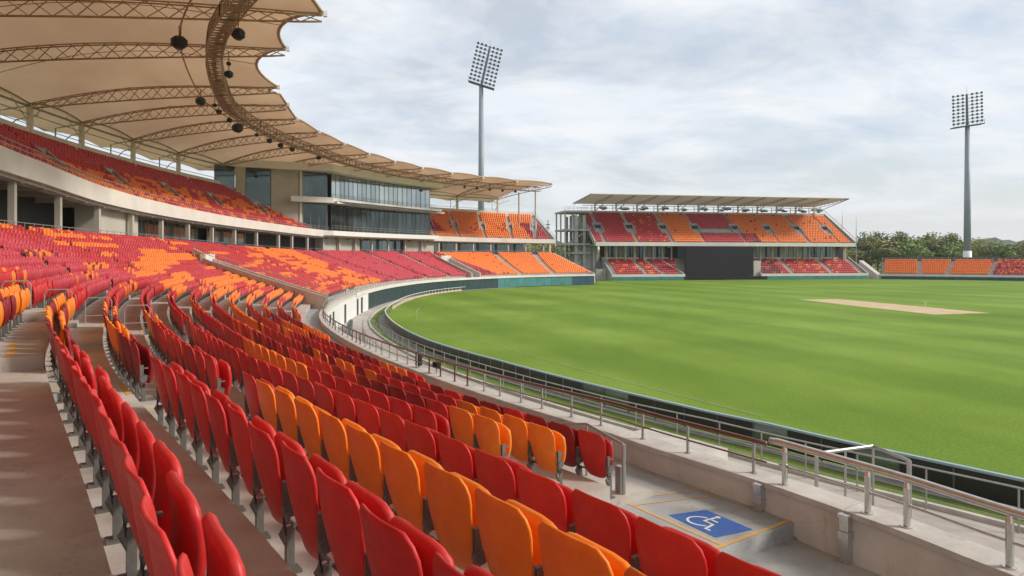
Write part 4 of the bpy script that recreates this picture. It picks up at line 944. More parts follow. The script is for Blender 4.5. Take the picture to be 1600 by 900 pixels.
for s in TT:
    mb = MB(); n = 22 if 40 < s < 150 else 16; top_, bot, bo2 = [], [], []
    for j in range(n + 1):
        v = j / n; dep = .28 + 1.15 * math.sin(math.pi * min(1, .10 + .86 * (1 - v)) ) * (1 - .35 * v)
        c = CPt(s, v, -.05); t_ = Vector((math.cos(th(s)), math.sin(th(s)), 0)) * .28
        top_.append((c - t_, c + t_)); bot.append(c - Vector((0, 0, dep)))
    mb.tube([q[0] for q in top_], .065, 5); mb.tube([q[1] for q in top_], .065, 5); mb.tube(bot, .085, 5)
    for j in range(n):
        e = j % 2
        mb.tube([top_[j][e], bot[j + 1] if j % 2 == 0 else bot[j + 1]], .042, 4); mb.tube([bot[j], top_[j + 1][1 - e]], .042, 4)
        mb.tube([top_[j][0], top_[j][1]], .04, 4)
    tr = mb.build('roof_truss', M['truss'], CN2)
    c = CPt(s, 1, 0); d = (CPt(s, 1) - CPt(s, .95)).normalized(); mb = MB(); mb.tube([c - d * 2.0 - Vector((0, 0, .1)), c + d * .25], .12, 8); mb.box(c + d * .25, (.28, .28, .4), th(s)); mb.build('tip_plate', M['white'], tr)
    # column
    sr = s + shift(s); q = CPt(s, 0, 0); mb = MB(); zt = q.z - .2; z0 = uz(min(sr, U_END)) + .5
    if not (BOXL(-22) - 2 < sr < BOXR - 1):
        q2 = P(sr, UB + .1, 0); mb.box((q2.x, q2.y, (z0 + zt) / 2), (.45, .5, zt - z0), th(sr)); 
        mb.tube([P(sr, UB - .1, zt - 1.6), P(sr + 2.6, UB - .1, zt + .3)], .07, 5); mb.tube([P(sr, UB - .1, zt - 1.6), P(sr - 2.6, UB - .1, zt + .3)], .07, 5); mb.tube([P(sr, UB, zt), q], .1, 6)
        mb.build('column', M['fascia'], CN2)
        mb = MB(); q3 = P(sr, UB - 3.0, 0); mb.tube([(q3.x, q3.y, z0 - 3), (q3.x, q3.y, zt - .5)], .09, 6); mb.tube([(q3.x, q3.y, zt - .5), P(sr, UB, zt)], .08, 6)
        mb.tube([P(sr + .1, UB - 3.0, z0), P(sr + 1.5, UB - 2.2, zt - 1.2), P(sr + 3.6, UB - 1.2, zt - .2)], .07, 5); mb.build('rear_strut', M['galv'], CN2)
# edge beam along the column heads
for a, b in ((20, BOXL(-22)), (BOXR, 197)):
    mb = MB(); mb.tube([P(s, UB + .1, zroot - .25) for s in rng_s(a, b, 2)], .13, 6); mb.tube([P(s, UB + .1, zroot - 1.1) for s in rng_s(a, b, 2)], .06, 5); mb.tube([P(s, UB, uz(min(s, U_END)) + 1.45) for s in rng_s(a, b, 2)], .05, 5)
    mb.build('edge_beam', M['galv'], CN2)
# end posts
for v, nm in ((.42, 0), (.72, 1)):
    q = CPt(197, v, -1.0); z0 = ufloor(3, 197) if v > .6 else ufloor(8, 197); z0 = H + zf(197) + (1.6 if v > .6 else 4.0)
    MB().tube([(q.x, q.y, z0), q], .2, 8).build('end_post', M['backwall'], CN2)
# catwalk ring
ring = lambda s: itp(s, [43, 48, 58, 66, 78, 86, 95, 107, 120, 135, 197], [7.5, 6.3, 3.4, 1.6, -.7, -2.2, -2.6, -2.3, -1.2, -1.6, -1.8])
RG = empty('catwalk', (0, 0, 0), label='dark curved lighting catwalk hung beneath the fabric canopy', cat='catwalk')
rz0 = H + 16.6
for a in np.arange(22, 197, 6.25):
    a = float(a); mb = MB(); ss = rng_s(a, min(a + 6.25, 197), .78 if a < 85 else 1.25)
    for o_ in (-.64, .64):
        for z in (0, 1.05): mb.tube([P(s, ring(s) + o_, rz0 + z) for s in ss], .07, 4)
    for i, s in enumerate(ss):
        A, B, C, D = P(s, ring(s) - .64, rz0), P(s, ring(s) + .64, rz0), P(s, ring(s) + .64, rz0 + 1.05), P(s, ring(s) - .64, rz0 + 1.05)
        for x, y in ((A, B), (B, C), (D, C), (A, D)): mb.tube([x, y], .045, 4)
        if i < len(ss) - 1:
            s2 = ss[i + 1]; A2_, B2_ = P(s2, ring(s2) - .64, rz0), P(s2, ring(s2) + .64, rz0); C2_, D2_ = B2_ + Vector((0, 0, 1.05)), A2_ + Vector((0, 0, 1.05))
            mb.tube([A, B2_] if i % 2 else [B, A2_], .035, 4); mb.tube([A, D2_] if i % 2 else [D, A2_], .035, 4); mb.tube([B, C2_] if i % 2 else [C, B2_], .035, 4)
    sweep(mb, rect(lambda s: ring(s) - .16, lambda s: ring(s) + .16, rz0 + .06, rz0 + .10), ss[0], ss[-1], 1.6)
    mb.build('catwalk_bay', M['catwalk'], RG)
mb = MB(); mb.tube([P(s, ring(s) - 2.6 , rz0 + .9) for s in rng_s(40, 100, 1)], .07, 5); mb.build('cable_tray', M['catwalk'], RG)
# loudspeakers hanging from catwalk and trusses
def speaker(s, do, z, r, lab):
    q = P(s, ring(s) + do, rz0 + z); e_ = empty('loudspeaker', q, th(s) + .3, label=lab, cat='loudspeaker', group='loudspeakers hanging under the canopy')
    mb = MB(); hx = lambda k, f: [(k * math.cos(R(a)) * f, k * math.sin(R(a)) * f) for a in range(0, 360, 45)]
    rings = [(-.62, .55), (-.35, .95), (.25, 1.0), (.55, .6)]; V = []
    for zz, f in rings: V += [(x, y, zz * r) for x, y in hx(r * .8, f)]
    F = [(i * 8 + k, i * 8 + (k + 1) % 8, (i + 1) * 8 + (k + 1) % 8, (i + 1) * 8 + k) for i in range(3) for k in range(8)] + [tuple(range(8))[::-1], tuple(24 + k for k in range(8))]
    mb.add(V, F); mb.build('cabinet', M['speaker'], e_); MB().tube([(0, 0, r * .5), (0, 0, r * .5 + .9)], .05, 5).build('hanger', M['catwalk'], e_)
    MB().box((0, -.1 * r, -.55 * r), (.8 * r, .5 * r, .25 * r)).build('horn', M['speaker'], e_)
SPK = [(60.5, -2.7, .2, .78, 'largest black loudspeaker, hanging left of the catwalk'), (57.5, 1.35, .3, .66, 'large black loudspeaker on the right edge of the catwalk'), (65.5, 1.2, .0, .26, 'tiny black loudspeaker just above the medium one on the right'), (68.8, 1.2, -.1, .5, 'medium black loudspeaker on the right side of the catwalk curve'),
       (77, -1.9, -.9, .62, 'black loudspeaker on a long hanger left of the catwalk bend'), (81.5, -1.0, -.35, .3, 'small black loudspeaker under the catwalk, first below the bend'), (85, -1.0, -.3, .4, 'second small black loudspeaker below the catwalk bend'), (89.5, -.9, -.4, .42, 'third small black loudspeaker below the catwalk bend'), (92.5, -.8, -.75, .85, 'broad black loudspeaker low under the catwalk'),
       (100, -.9, -.3, .36, 'small loudspeaker right of the broad one'), (104.5, -.8, -.35, .5, 'round black loudspeaker, first of three close together'), (108.5, -.8, -.35, .52, 'round black loudspeaker, middle of three close together'), (112.5, -.8, -.3, .5, 'round black loudspeaker, last of three close together'), (122, -.8, -.2, .5, 'small loudspeaker above the media block roof slab')]
for a in SPK: speaker(*a)
for i, s in enumerate((174, 178, 182, 186, 190)): speaker(s, -.5, -.35, .42, f"far loudspeaker under the right end of the catwalk, {ORD(i + 1)} from the left")

# ---------------------------------------------------------------- opposite stand
OS = empty('opposite_stand', (0, 0, 0), label='two-tier stand with flat tan roof across the field', cat='stand')
def fbox(l0, l1, d0, d1, z0, z1, name, mt, parent=OS):
    mb = MB(); mb.prism([FS(l0, d0, 0), FS(l1, d0, 0), FS(l1, d1, 0), FS(l0, d1, 0)], z0, z1); return mb.build(name, M[mt], parent)
for k in range(9):
    for a, b in ((.6, 21.8), (46.8, 82)): fbox(a, b, .3 + k * .95, 1.27 + k * .95 + (0 if k < 8 else 2), .2, 1.5 + k * .55, 'terrace_step', 'riser')
for k in range(18):
    fbox(-3.4, 80.3, 3.6 + k * .82, 4.44 + k * .82, 10.0 + k * .54, 10.9 + k * .54, 'terrace_step', 'riser')
fbox(.2, 22.4, -.15, .25, 1.05, 1.75, 'front_coping', 'fascia'); fbox(46.6, 82.4, -.15, .25, 1.05, 1.75, 'front_coping', 'fascia')
fbox(-3.8, 80.6, 3.0, 3.5, 9.9, 11.0, 'fascia', 'fascia')
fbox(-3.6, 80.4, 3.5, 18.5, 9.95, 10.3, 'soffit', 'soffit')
fbox(-3.6, 80.4, 18.3, 18.8, 10.3, 21.0, 'rear_wall', 'fascia')
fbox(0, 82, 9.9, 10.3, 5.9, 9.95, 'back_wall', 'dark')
for a, b in ((.4, 11.6), (13, 21), (47.5, 52), (53, 64.8), (66, 78)): fbox(a, b, 8.3, 8.6, 5.6, 6.6, 'parapet', 'fascia')
for i in range(14): fbox(1 + i * 1.5, 2.3 + i * 1.5, 9.0, 9.2, 6.0, 9.9, 'window', 'dark_glass' if i % 3 else 'soffit')
for i in range(20): fbox(47 + i * 1.6, 48.4 + i * 1.6, 9.0, 9.2, 6.0, 9.9, 'window', 'backwall' if i < 12 and i % 2 else ('glass2' if i > 6 else 'dark_glass'))
for l in list(np.arange(-2, 24, 2.9)) + list(np.arange(46, 80, 4.2)) + [79]: fbox(l, l + .4, 7.0, 7.4, 5.4, 9.95, 'column', 'backwall')
for l0, d0 in ((0.1, 0), (82.0, 0)):   # raking end walls of the lower bank
    mb = MB(); a, b = FS(l0, 0, 0), FS(l0 + .4, 0, 0); c, d = FS(l0 + .4, 9, 0), FS(l0, 9, 0)
    V = [(p.x, p.y, 0) for p in (a, b, c, d)] + [(a.x, a.y, 1.9), (b.x, b.y, 1.9), (c.x, c.y, 6.7), (d.x, d.y, 6.7)]
    mb.add(V, [(0, 1, 5, 4), (1, 2, 6, 5), (2, 3, 7, 6), (3, 0, 4, 7), (4, 5, 6, 7)]); mb.build('end_wall', M['riser'], OS)
for l0 in (-3.9, 80.2):
    mb = MB(); a, b = FS(l0, 3.0, 0), FS(l0 + .4, 3.0, 0); c, d = FS(l0 + .4, 18.6, 0), FS(l0, 18.6, 0)
    V = [(a.x, a.y, 9.9), (b.x, b.y, 9.9), (c.x, c.y, 19.2), (d.x, d.y, 19.2), (a.x, a.y, 11.3), (b.x, b.y, 11.3), (c.x, c.y, 21.1), (d.x, d.y, 21.1)]
    mb.add(V, [(0, 1, 5, 4), (1, 2, 6, 5), (2, 3, 7, 6), (3, 0, 4, 7), (4, 5, 6, 7)]); mb.build('end_wall', M['riser'], OS)
for a in FAIS_UP:     # vomitories and stairs of the upper tier
    for sg_ in (-1, 1):
        mb = MB(); V = []
        for d_, h_ in ((8.2, .7), (12.2, .9)):
            z = 10.9 + (d_ - 4.2) / .82 * .54
            for t_ in (-.15, .15): q = FS(a + sg_ * 1.3 + t_, d_, 0); V += [(q.x, q.y, z - .6), (q.x, q.y, z + h_)]
        mb.add(V, [(0, 1, 5, 4), (2, 6, 7, 3), (1, 3, 7, 5), (0, 2, 3, 1), (4, 5, 7, 6)]); mb.build('vomitory_wall', M['riser'], OS)
    fbox(a - 1.3, a + 1.3, 11.9, 12.2, 14.2, 17.0, 'vomitory_lintel', 'riser'); fbox(a - .95, a + .95, 10.9, 11.88, 13.2, 16.3, 'vomitory_mouth_shade', 'dark')  # near-black block before the lintel stands for the shaded opening
fbox(31.6, 43, 8.2, 8.5, 12.9, 14.2, 'glass_balustrade', 'glass2')
for a, kr in [(a, kr) for a in FAIS_UP for kr in (range(0, 5), range(10, 17))]:
    mb = MB()
    for k in kr:
        mb.prism([FS(a - .42, 4.25 + k * .82, 0), FS(a + .42, 4.25 + k * .82, 0), FS(a + .42, 4.25 + k * .82 + .45, 0), FS(a - .42, 4.25 + k * .82 + .45, 0)], 10.8 + k * .54, 11.2 + k * .54)
    mb.build('stair', M['coping'], OS)
for a in (10.6, 15.9, 57, 70.2):
    mb = MB()
    for k in range(8):
        sh = {10.6: -.2, 15.9: -.4}.get(a, 0) * k; mb.prism([FS(a + sh - .45, .4 + k * .95, 0), FS(a + sh + .45, .4 + k * .95, 0), FS(a + sh + .45, .9 + k * .95, 0), FS(a + sh - .45, .9 + k * .95, 0)], 1.4 + k * .55, 1.8 + k * .55)
    mb.build('stair', M['coping'], OS)
# roof
mb = MB(); nb = 9
RZ = lambda d: 23.3 + (1 - d / 18.5) * 1.35 - 0
def roofpt(l, d, z): return FS(l, d, z)
for i in range(12):
    la_, lb_ = -5.8 + i * 6.85, -5.8 + (i + 1) * 6.85; mb = MB(); V = []; nu = 6
    for j in range(nu + 1):
        u = j / nu; l = la_ + (lb_ - la_) * u; hh = .12 * 4 * u * (1 - u)
        for d in (1.0, 5, 9, 14, 19): V.append(FS(l, d, RZ(d) + hh * (d > 1.5) * (d < 18)))
    F = [(j * 5 + k, (j + 1) * 5 + k, (j + 1) * 5 + k + 1, j * 5 + k + 1) for j in range(nu) for k in range(4)]
    mb.add(V, F); mb.build('roof_panel', M['roof_grey'], OS, smooth=True)
for i in range(13):
    l = -5.8 + i * 6.85; mb = MB(); mb.tube([FS(l, 1.0, RZ(1) - .1), FS(l, 19, RZ(19) - .1)], .09, 5); mb.tube([FS(l, 1.2, RZ(1) - .25), FS(l, 10, RZ(10) - .7), FS(l, 18.5, RZ(19) - .7)], .07, 5)
    for j in range(8): d = 2 + j * 2; mb.tube([FS(l, d, RZ(d) - .1), FS(l, d + 1, RZ(d) - .25 - .4 * math.sin(math.pi * d / 19))], .05, 4)
    mb.build('roof_beam', M['soffit'], OS)
    if -4 <= l <= 80:
        fbox(l - .2, l + .2, 17.8, 18.2, 20.4, 23.3, 'roof_column', 'fascia')
        mb = MB(); mb.tube([FS(l, 21, 20), FS(l + 1.6, 20, 21.8), FS(l + 3, 19, 23.1)], .14, 5); mb.tube([FS(l, 21, 18), FS(l, 21, 23)], .14, 5); mb.tube([FS(l + .3, 21, 22.2), FS(l + 5, 21, 21.8)], .1, 4); mb.build('rear_brace', M['galv'], OS)
        mb = MB(); q = FS(l + 3.6, 20.5, 22.1); w_ = random.uniform(.8, 3.4); mb.box(q + Vector((random.uniform(-1, 1), 0, random.uniform(-.3, .3))), (w_, 1.4, .5), fa, rx=R(20)); mb.box(q + Vector((random.uniform(-1, 1), 0, -.45)), (random.uniform(.4, 1.4), 1.2, random.uniform(.3, .7)), fa); mb.build('air_unit', M['lamp'], OS)
mb = MB(); mb.tube([FS(-5.8, .9, RZ(1)), FS(76.4, .9, RZ(1))], .2, 6); mb.tube([FS(-5.8, 19, RZ(19)), FS(76.4, 19, RZ(19))], .16, 6); mb.tube([FS(-3, 18, 22.6), FS(79, 18, 22.6)], .1, 5); mb.build('roof_edge', M['fascia'], OS)
mb = MB(); mb.tube([FS(76.4, .9, RZ(1) - .2), FS(78.4, 18.2, RZ(19) - 1.4)], .12, 5); mb.build('end_brace', M['galv'], OS)
mb = MB(); mb.tube([FS(80.4, 3, 12.2), FS(80.4, 18.6, 22.1)], .09, 4); mb.tube([FS(-3.8, 18.6, 21.8), FS(80.4, 18.6, 21.8)], .07, 4); mb.build('end_rail', M['galv'], OS)
# open grey stair frame at the left end
for l in (-11.0, -8.0, -5.5, -2.5):
    for d in (9, 14, 19): fbox(l, l + (.35 if l < -10 else .8), d, d + .6, 0, 20.2 if l < -10 else (19 if l < -3 else 14), 'frame_column', 'grey')
for z in (3.4, 7.6, 10.2, 14.4, 19.8): fbox(-11.2 if z > 8 else -9, -3.4, 8.5, 20, z, z + .5, 'stair_landing', 'grey')
for z in (14.9, 20.3):
    mb = MB(); mb.tube([FS(-11.2, 8.6, z + 1), FS(-4, 8.6, z + 1)], .06, 4); mb.tube([FS(-11.2, 8.6, z + .5), FS(-4, 8.6, z + .5)], .05, 4)
    for i in range(8): mb.tube([FS(-11.2 + i * 1.3, 8.6, z), FS(-11.2 + i * 1.3, 8.6, z + 1)], .05, 4)
    mb.build('landing_rail', M['galv'], OS)
for i, (a, z0, b, z1) in enumerate(((-9, 3.6, -4, 7.6), (-4, 7.9, -9, 10.2), (-9, 10.6, -4, 14.4), (-4, 14.8, -9, 19.6))):
    p0, p1 = FS(a, 10, z0), FS(b, 10, z1); mb = MB(); n_ = NN * 1.2; mb.add([p0, p1, p1 + n_, p0 + n_, p0 + Vector((0, 0, .5)), p1 + Vector((0, 0, .5)), p1 + n_ + Vector((0, 0, .5)), p0 + n_ + Vector((0, 0, .5))], [(3, 2, 1, 0), (4, 5, 6, 7), (0, 1, 5, 4), (1, 2, 6, 5), (2, 3, 7, 6), (3, 0, 4, 7)]); mb.build('stair_flight', M['grey'], OS)
fbox(-3, 0, 4, 9, 0, 3.2, 'corner_block', 'riser'); fbox(-7, -1, 10, 10.3, .2, 9.9, 'side_wall', 'grey')
# front boards: teal, and a dark run below the sight screen
HB2 = empty('field_hoarding', (0, 0, 0), label='teal and dark boards along the foot of the opposite stand', cat='hoarding')
for l in np.arange(.4, 82, 2.4):
    l = float(l); m_ = 'teal' if (l < 21.5 or l > 47) else 'screen'; fbox(l, l + 2.34, -.3, -.2, .05, 1.05, 'board', m_, HB2)
# black screen with bright walls beside it
SC = empty('sight_screen', FS(33.7, .9, 0), fa, label='large black sight screen in front of the opposite stand', cat='screen')
mb = MB(); mb.box((0, 0, 5.35), (21.5, .5, 8.5)); mb.build('panel', M['screen'], SC)
for x in (-9, 0, 9): MB().box((x, 1.0, 4.6), (.4, .4, 9.2)).build('post', M['lamp'], SC)
MB().box((0, 0, .55), (26, .6, .9)).build('base', M['lamp'], SC)
fbox(16.5, 26, 8.0, 8.4, 0, 6.3, 'concourse_wall', 'screenwall'); fbox(-3, 82, 10.4, 10.8, 0, 6.2, 'rear_base', 'grey'); fbox(44.6, 47.6, 2.0, 2.4, 0, 5.6, 'concourse_wall', 'screenwall')
fbox(23, 46, 6, 6.4, 6, 10, 'upper_wall', 'lamp')
for i in range(6): fbox(25.5 + i * 3.2, 27.5 + i * 3.2, 5.9, 6.0, 9.0 - .6, 9.7, 'window', 'dark')
mb = MB(); a, b = FS(21.8, 0, 0), FS(17.0, 8.2, 0)
V = [(a.x, a.y, 0), (a.x + .4, a.y, 0), (b.x + .4, b.y, 0), (b.x, b.y, 0), (a.x, a.y, 2.0), (a.x + .4, a.y, 2.0), (b.x + .4, b.y, 6.6), (b.x, b.y, 6.6)]
mb.add(V, [(0, 1, 5, 4), (1, 2, 6, 5), (2, 3, 7, 6), (3, 0, 4, 7), (4, 5, 6, 7)]); mb.build('end_wall', M['riser'], OS)

# low bank on the right
LBk = empty('low_stand', (0, 0, 0), label='low open bank of orange seats at the right edge', cat='stand')
def lbox(l0, l1, d0, d1, z0, z1, name, mt, parent=LBk):
    mb = MB(); mb.prism([LB(l0, d0, 0), LB(l1, d0, 0), LB(l1, d1, 0), LB(l0, d1, 0)], z0, z1); return mb.build(name, M[mt], parent)
for k in range(8): lbox(0, 70, .3 + k * .9, 1.22 + k * .9, .2, 1.5 + k * .52, 'terrace_step', 'riser')
lbox(-.2, 70, 8.1, 8.5, 0, 6.6, 'rear_wall', 'lamp'); lbox(-.2, 70, -.1, .28, .95, 1.55, 'front_coping', 'fascia')
for l in np.arange(0, 70, 1.6): lbox(l, l + .1, 8.0, 8.1, 5.4, 6.7, 'rear_post', 'galv')
for l in np.arange(0, 69, 2.4): lbox(float(l), float(l) + 2.34, -.25, -.15, .05, .95, 'board', 'navy')
for l0 in (10.2, 17.0, 27.5, 45): 
    mb = MB()
    for k in range(8): 
        sh = .3 * k if l0 in (17.0, 27.5) else 0
        mb.prism([LB(l0 + sh - .5, .9 + k * .9 - .1, 0), LB(l0 + sh + .5, .9 + k * .9 - .1, 0), LB(l0 + sh + .5, .9 + k * .9 + .35, 0), LB(l0 + sh - .5, .9 + k * .9 + .35, 0)], 1.45 + k * .52, 1.76 + k * .52)
    mb.build('stair', M['coping'], LBk)
mb = MB(); a, b = LB(-1.2, 0, 0), LB(-6.5, 8.2, 0)
V = [(a.x, a.y, 0), (a.x + 1.4, a.y, 0), (b.x + 1.4, b.y, 0), (b.x, b.y, 0), (a.x, a.y, 1.4), (a.x + 1.4, a.y, 1.4), (b.x + 1.4, b.y, 5.6), (b.x, b.y, 5.6)]
mb.add(V, [(0, 1, 5, 4), (1, 2, 6, 5), (2, 3, 7, 6), (3, 0, 4, 7), (4, 5, 6, 7)]); mb.build('end_wall', M['wall'], LBk)

# ---------------------------------------------------------------- floodlight masts, flag poles
def floodlight(x, y, ztop, lean, lab, rows_=10, cols_=7, W=8.4, Hh=11.0, roll=0.0, rise_=0.0):
    e_ = empty('floodlight_mast', (x, y, 0), 0, label=lab, cat='floodlight', group='floodlight masts round the ground')
    zb = ztop - Hh - 1.0
    mb = MB(); mb.tube([(0, 0, 0), (0, 0, zb)], 1.22, 16, r2=.68); mb.build('pole', M['pole'], e_, smooth=True)
    MB().tube([(0, 0, 0), (0, 0, 8.7)], 1.29, 16, r2=1.26).build('pole_base', M['white'], e_, smooth=True)
    A_ = Vector((math.cos(roll), 0, rise_)); U = Vector((lean, .06, 1)).normalized(); c0 = Vector((0, 0, zb))
    mb = MB(); mb.tube([c0, c0 + U * (Hh + 1)], .42, 8, r2=.32); mb.build('spine', M['lamp'], e_)
    pf = MB(); c = c0 + U * .2; d = A_.normalized()
    for yy in (-.9, .9): pf.tube([c - d * (W / 2 + .4) + Vector((0, yy, 0)), c + d * (W / 2 + .4) + Vector((0, yy, 0))], .22, 5)
    pf.add([c - d * (W / 2 + .4) + Vector((0, -.9, -.1)), c + d * (W / 2 + .4) + Vector((0, -.9, -.1)), c + d * (W / 2 + .4) + Vector((0, .9, -.1)), c - d * (W / 2 + .4) + Vector((0, .9, -.1))], [(0, 1, 2, 3)])
    for i in range(9):
        q = c + d * ((i / 8 - .5) * (W + .8)) + Vector((0, -.9, 0)); pf.tube([q, q + Vector((0, 0, 1.3))], .05, 4)
    pf.tube([c - d * (W / 2 + .4) + Vector((0, -.9, 1.3)), c + d * (W / 2 + .4) + Vector((0, -.9, 1.3))], .06, 4)
    pf.build('platform', M['lamp'], e_)
    lampv = None
    for r_ in range(rows_):
        c = c0 + U * (1.3 + r_ * (Hh - .6) / (rows_ - 1))
        br = MB(); br.tube([c - d * W / 2, c + d * W / 2], .10, 4); bar = br.build('crossbar', M['lamp'], e_)
        for q_ in range(cols_ + 1):
            f = q_ / cols_ - .5
            if abs(f) < .07: continue
            if lampv is None:
                lm = MB(); lm.tube([(0, .25, 0), (0, -.15, -.06)], .22, 8, r2=.44); lm.tube([(0, -.15, -.06), (0, -.28, -.08)], .44, 8, r2=.40); lampv = lm.build('lamp', M['lamp'], e_); lampv.parent = bar; lampv.location = c + d * (f * W) + Vector((0, -.15, .12))
            else: inst(lampv, bar, c + d * (f * W) + Vector((0, -.15, .12)))
    q = c0 + U * (Hh + 1); MB().tube([q, q + Vector((0, 0, 2.4))], .05, 4).build('spike', M['galv'], e_)
floodlight(-9.9, 226, 74.9, .22, 'left floodlight mast with leaning lamp frame, rising behind the canopy', 10, 6, 7.9, 12.3, rise_=-.32)
floodlight(152, 235, 61.2, .02, 'right floodlight mast with upright lamp frame, standing before the trees', 9, 6, 9.6, 10.0, rise_=.15)
for i, (x, hh, lab) in enumerate(((106.0, 19.8, 'left of two thin masts right of the opposite stand, the taller'), (110.5, 17.6, 'right of two thin masts beyond the opposite stand, the shorter'))):
    e_ = empty('thin_mast', (x, 226, 0), label=lab, cat='mast'); MB().tube([(0, 0, 0), (0, 0, hh - 2)], .16, 6, r2=.1).build('pole', M['galv'], e_); MB().tube([(0, 0, hh - 3), (0, 0, hh + 2)], .10, 5, r2=.03).build('spike', M['galv'], e_)
e_ = empty('aerial', (11.5, 225, 0), label='small dark aerial with crossarms between the two stands', cat='aerial'); MB().tube([(0, 0, 0), (0, 0, 18.5)], .14, 5).build('pole', M['lamp'], e_)
for z in (14, 16, 17): MB().box((0, 0, z), (1.2, .2, .3)).build('crossarm', M['lamp'], e_)

# ---------------------------------------------------------------- trees and hills
def crown_mb(seed, R_=1.0, n=1500, squash=.8):
    r_ = np.random.default_rng(seed); mb = MB(); cl = []
    for i in range(16):
        a = r_.uniform(0, 2 * math.pi); rr = r_.uniform(.15, .72) ** .8; z = r_.uniform(-.55, .72); f = math.sqrt(max(.1, 1 - z * z * .8)); cl.append((math.cos(a) * rr * f, math.sin(a) * rr * f, z * squash, r_.uniform(.24, .44)))
    V = []; F = []
    for i in range(n):
        c = cl[r_.integers(len(cl))]; d = r_.normal(size=3); d /= np.linalg.norm(d); rad = c[3] * r_.uniform(.55, 1.08)
        p = np.array(c[:3]) + d * rad * [1, 1, .75]; nrm = d + r_.normal(size=3) * .6; nrm /= np.linalg.norm(nrm)
        t = np.cross(nrm, r_.normal(size=3)); t /= np.linalg.norm(t); b = np.cross(nrm, t); sz = r_.uniform(.035, .075)
        k = len(V); V += [tuple(p + t * sz), tuple(p + b * sz * .7), tuple(p - t * sz), tuple(p - b * sz * .7)]; F.append((k, k + 1, k + 2, k + 3))
    mb.add(V, F); return mb
protos = []
for i in range(5):
    me = bpy.data.meshes.new('crown'); c = crown_mb(20 + i); me.from_pydata(c.v, [], c.f); me.materials.append(M['leaf'] if i < 3 else M['leaf2']); me.update(); protos.append(me)
tk = MB(); tk.tube([(0, 0, 0), (.03, 0, .3), (0, .02, .62)], .035, 7, r2=.016)
for a in (0, 1.3, 2.5, 3.8, 5.0): tk.tube([(0, 0, .36), (.13 * math.cos(a), .13 * math.sin(a), .55), (.24 * math.cos(a), .24 * math.sin(a), .72)], .014, 5, r2=.006)
tme = bpy.data.meshes.new('trunk'); tme.from_pydata(tk.v, [], tk.f); tme.materials.append(M['bark']); tme.update()
def tree(x, y, h, wd, pi, lab, grp):
    e_ = empty('tree', (x, y, 0), random.uniform(0, 6.28), label=lab, cat='tree', group=grp)
    o = bpy.data.objects.new('trunk', tme); COL.objects.link(o); o.parent = e_; o.scale = (h, h, h)
    o = bpy.data.objects.new('crown', protos[pi]); COL.objects.link(o); o.parent = e_; o.location = (0, 0, h * .62); o.scale = (wd, wd, h * .44)
U2X = lambda u, Y: (u - 800) / 1100 * Y
specs = [(1338, 372, 268), (1352, 376, 262), (1362, 358, 290), (1378, 368, 262), (1396, 358, 285), (1408, 372, 262), (1420, 376, 256), (1432, 366, 280), (1446, 360, 292), (1458, 372, 262), (1470, 374, 258), (1482, 361, 290), (1493, 376, 262), (1518, 369, 285), (1530, 380, 262), (1545, 377, 275), (1560, 380, 262), (1576, 379, 285), (1590, 376, 262), (1606, 374, 280), (1625, 378, 270), (1386, 384, 250), (1412, 386, 250), (1344, 386, 252), (1372, 383, 248), (1440, 384, 250), (1500, 386, 258)]
for i, (u, v, Y) in enumerate(specs):
    h = H + (401 - v) / 1100 * Y; side = 'tall round-topped' if v < 364 else ('mid-height' if v < 375 else 'low bushy')
    tree(U2X(u, Y), Y, h, h * random.uniform(.34, .5) if v < 364 else h * random.uniform(.5, .75), i % 5, f"{side} tree behind the low bank, {ORD(sorted(q[0] for q in specs).index(u) + 1)} from the left", 'trees beyond the low bank')
sp2 = [(862, 382, 300), (872, 374, 270), (884, 378, 300), (893, 380, 262), (905, 372, 290), (850, 386, 262)]
for i, (u, v, Y) in enumerate(sp2):
    h = H + (401 - v) / 1100 * Y; tree(U2X(u, Y), Y, h, h * .7, (i + 2) % 5, f"dark tree in the gap between the two stands, {ORD(sorted(q[0] for q in sp2).index(u) + 1)} from the left", 'trees between the stands')
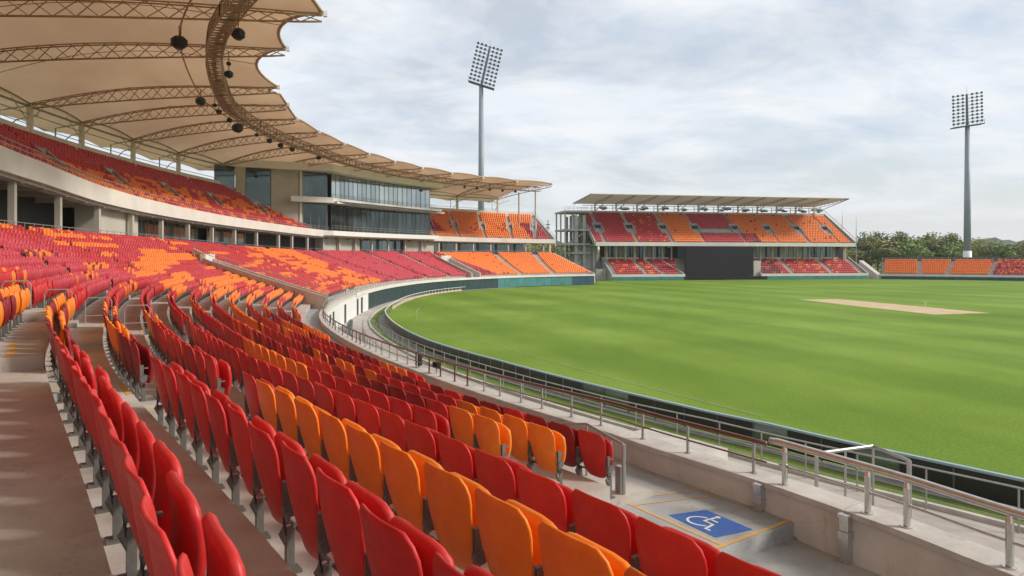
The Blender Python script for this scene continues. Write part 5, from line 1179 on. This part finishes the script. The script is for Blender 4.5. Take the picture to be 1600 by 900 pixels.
# distant belt of woodland and hills
def hill(name, Y, x0, x1, prof, lab, mt):
    mb = MB(); xs = np.linspace(x0, x1, 220); V = []
    for x in xs:
        z = prof(x) + 3.0 * math.sin(x * .031) + 2.0 * math.sin(x * .11 + 2) + random.uniform(-1.6, 2.2)
        V += [(x, Y - 120, -2), (x, Y - 40, z * .6), (x, Y, z), (x, Y + 200, -2)]
    n = len(xs); mb.add(V, [(i * 4 + k, (i + 1) * 4 + k, (i + 1) * 4 + k + 1, i * 4 + k + 1) for i in range(n - 1) for k in range(3)]); return mb.build(name, M[mt], kind='structure', label=lab)
hill('hills', 1000, -700, 1500, lambda x: 12 + 20 * math.exp(-((x - 760) / 190) ** 2) + 14 * math.exp(-((x - 500) / 60) ** 2) + 14 * math.exp(-((x - 60) / 70) ** 2), 'hazy wooded hills on the horizon', 'hill')
def belt(name, Y, x0, x1, n, hh, lab):
    r_ = np.random.default_rng(5); V = []; F = []
    X = r_.uniform(x0, x1, n); YY = Y + r_.uniform(-18, 18, n); top_ = hh * (.75 + .25 * np.sin(X * .12) * np.sin(X * .043 + 1)); Z = r_.uniform(0, 1, n) ** .6 * top_
    for x, y, z in zip(X, YY, Z):
        d = r_.normal(size=3); d /= np.linalg.norm(d); t = np.cross(d, r_.normal(size=3)); t /= np.linalg.norm(t); b = np.cross(d, t); sz = r_.uniform(.5, 1.1); p = np.array([x, y, z]); k = len(V)
        V += [tuple(p + t * sz), tuple(p + b * sz * .7), tuple(p - t * sz), tuple(p - b * sz * .7)]; F.append((k, k + 1, k + 2, k + 3))
    mb = MB(); mb.add(V, F); mb.build(name, M['leaf2'], kind='stuff', label=lab, cat='woodland')
belt('woodland', 330, -40, 340, 26000, 13.0, 'dense far-off woodland behind the stands')
HZ = MB(); HZ.box((100, 560, 31), (1900, 1300, 66)); hz_ = HZ.build('haze', mat('haze_air', (1, 1, 1)), kind='stuff', label='thin pale haze filling the air over the ground')
hm_ = hz_.data.materials[0]; t = hm_.node_tree; t.nodes.clear(); pv = N(t, 'ShaderNodeVolumePrincipled'); pv.inputs['Color'].default_value = (.93, .96, 1, 1); pv.inputs['Density'].default_value = .00016; o_ = N(t, 'ShaderNodeOutputMaterial'); t.links.new(pv.outputs[0], o_.inputs['Volume'])
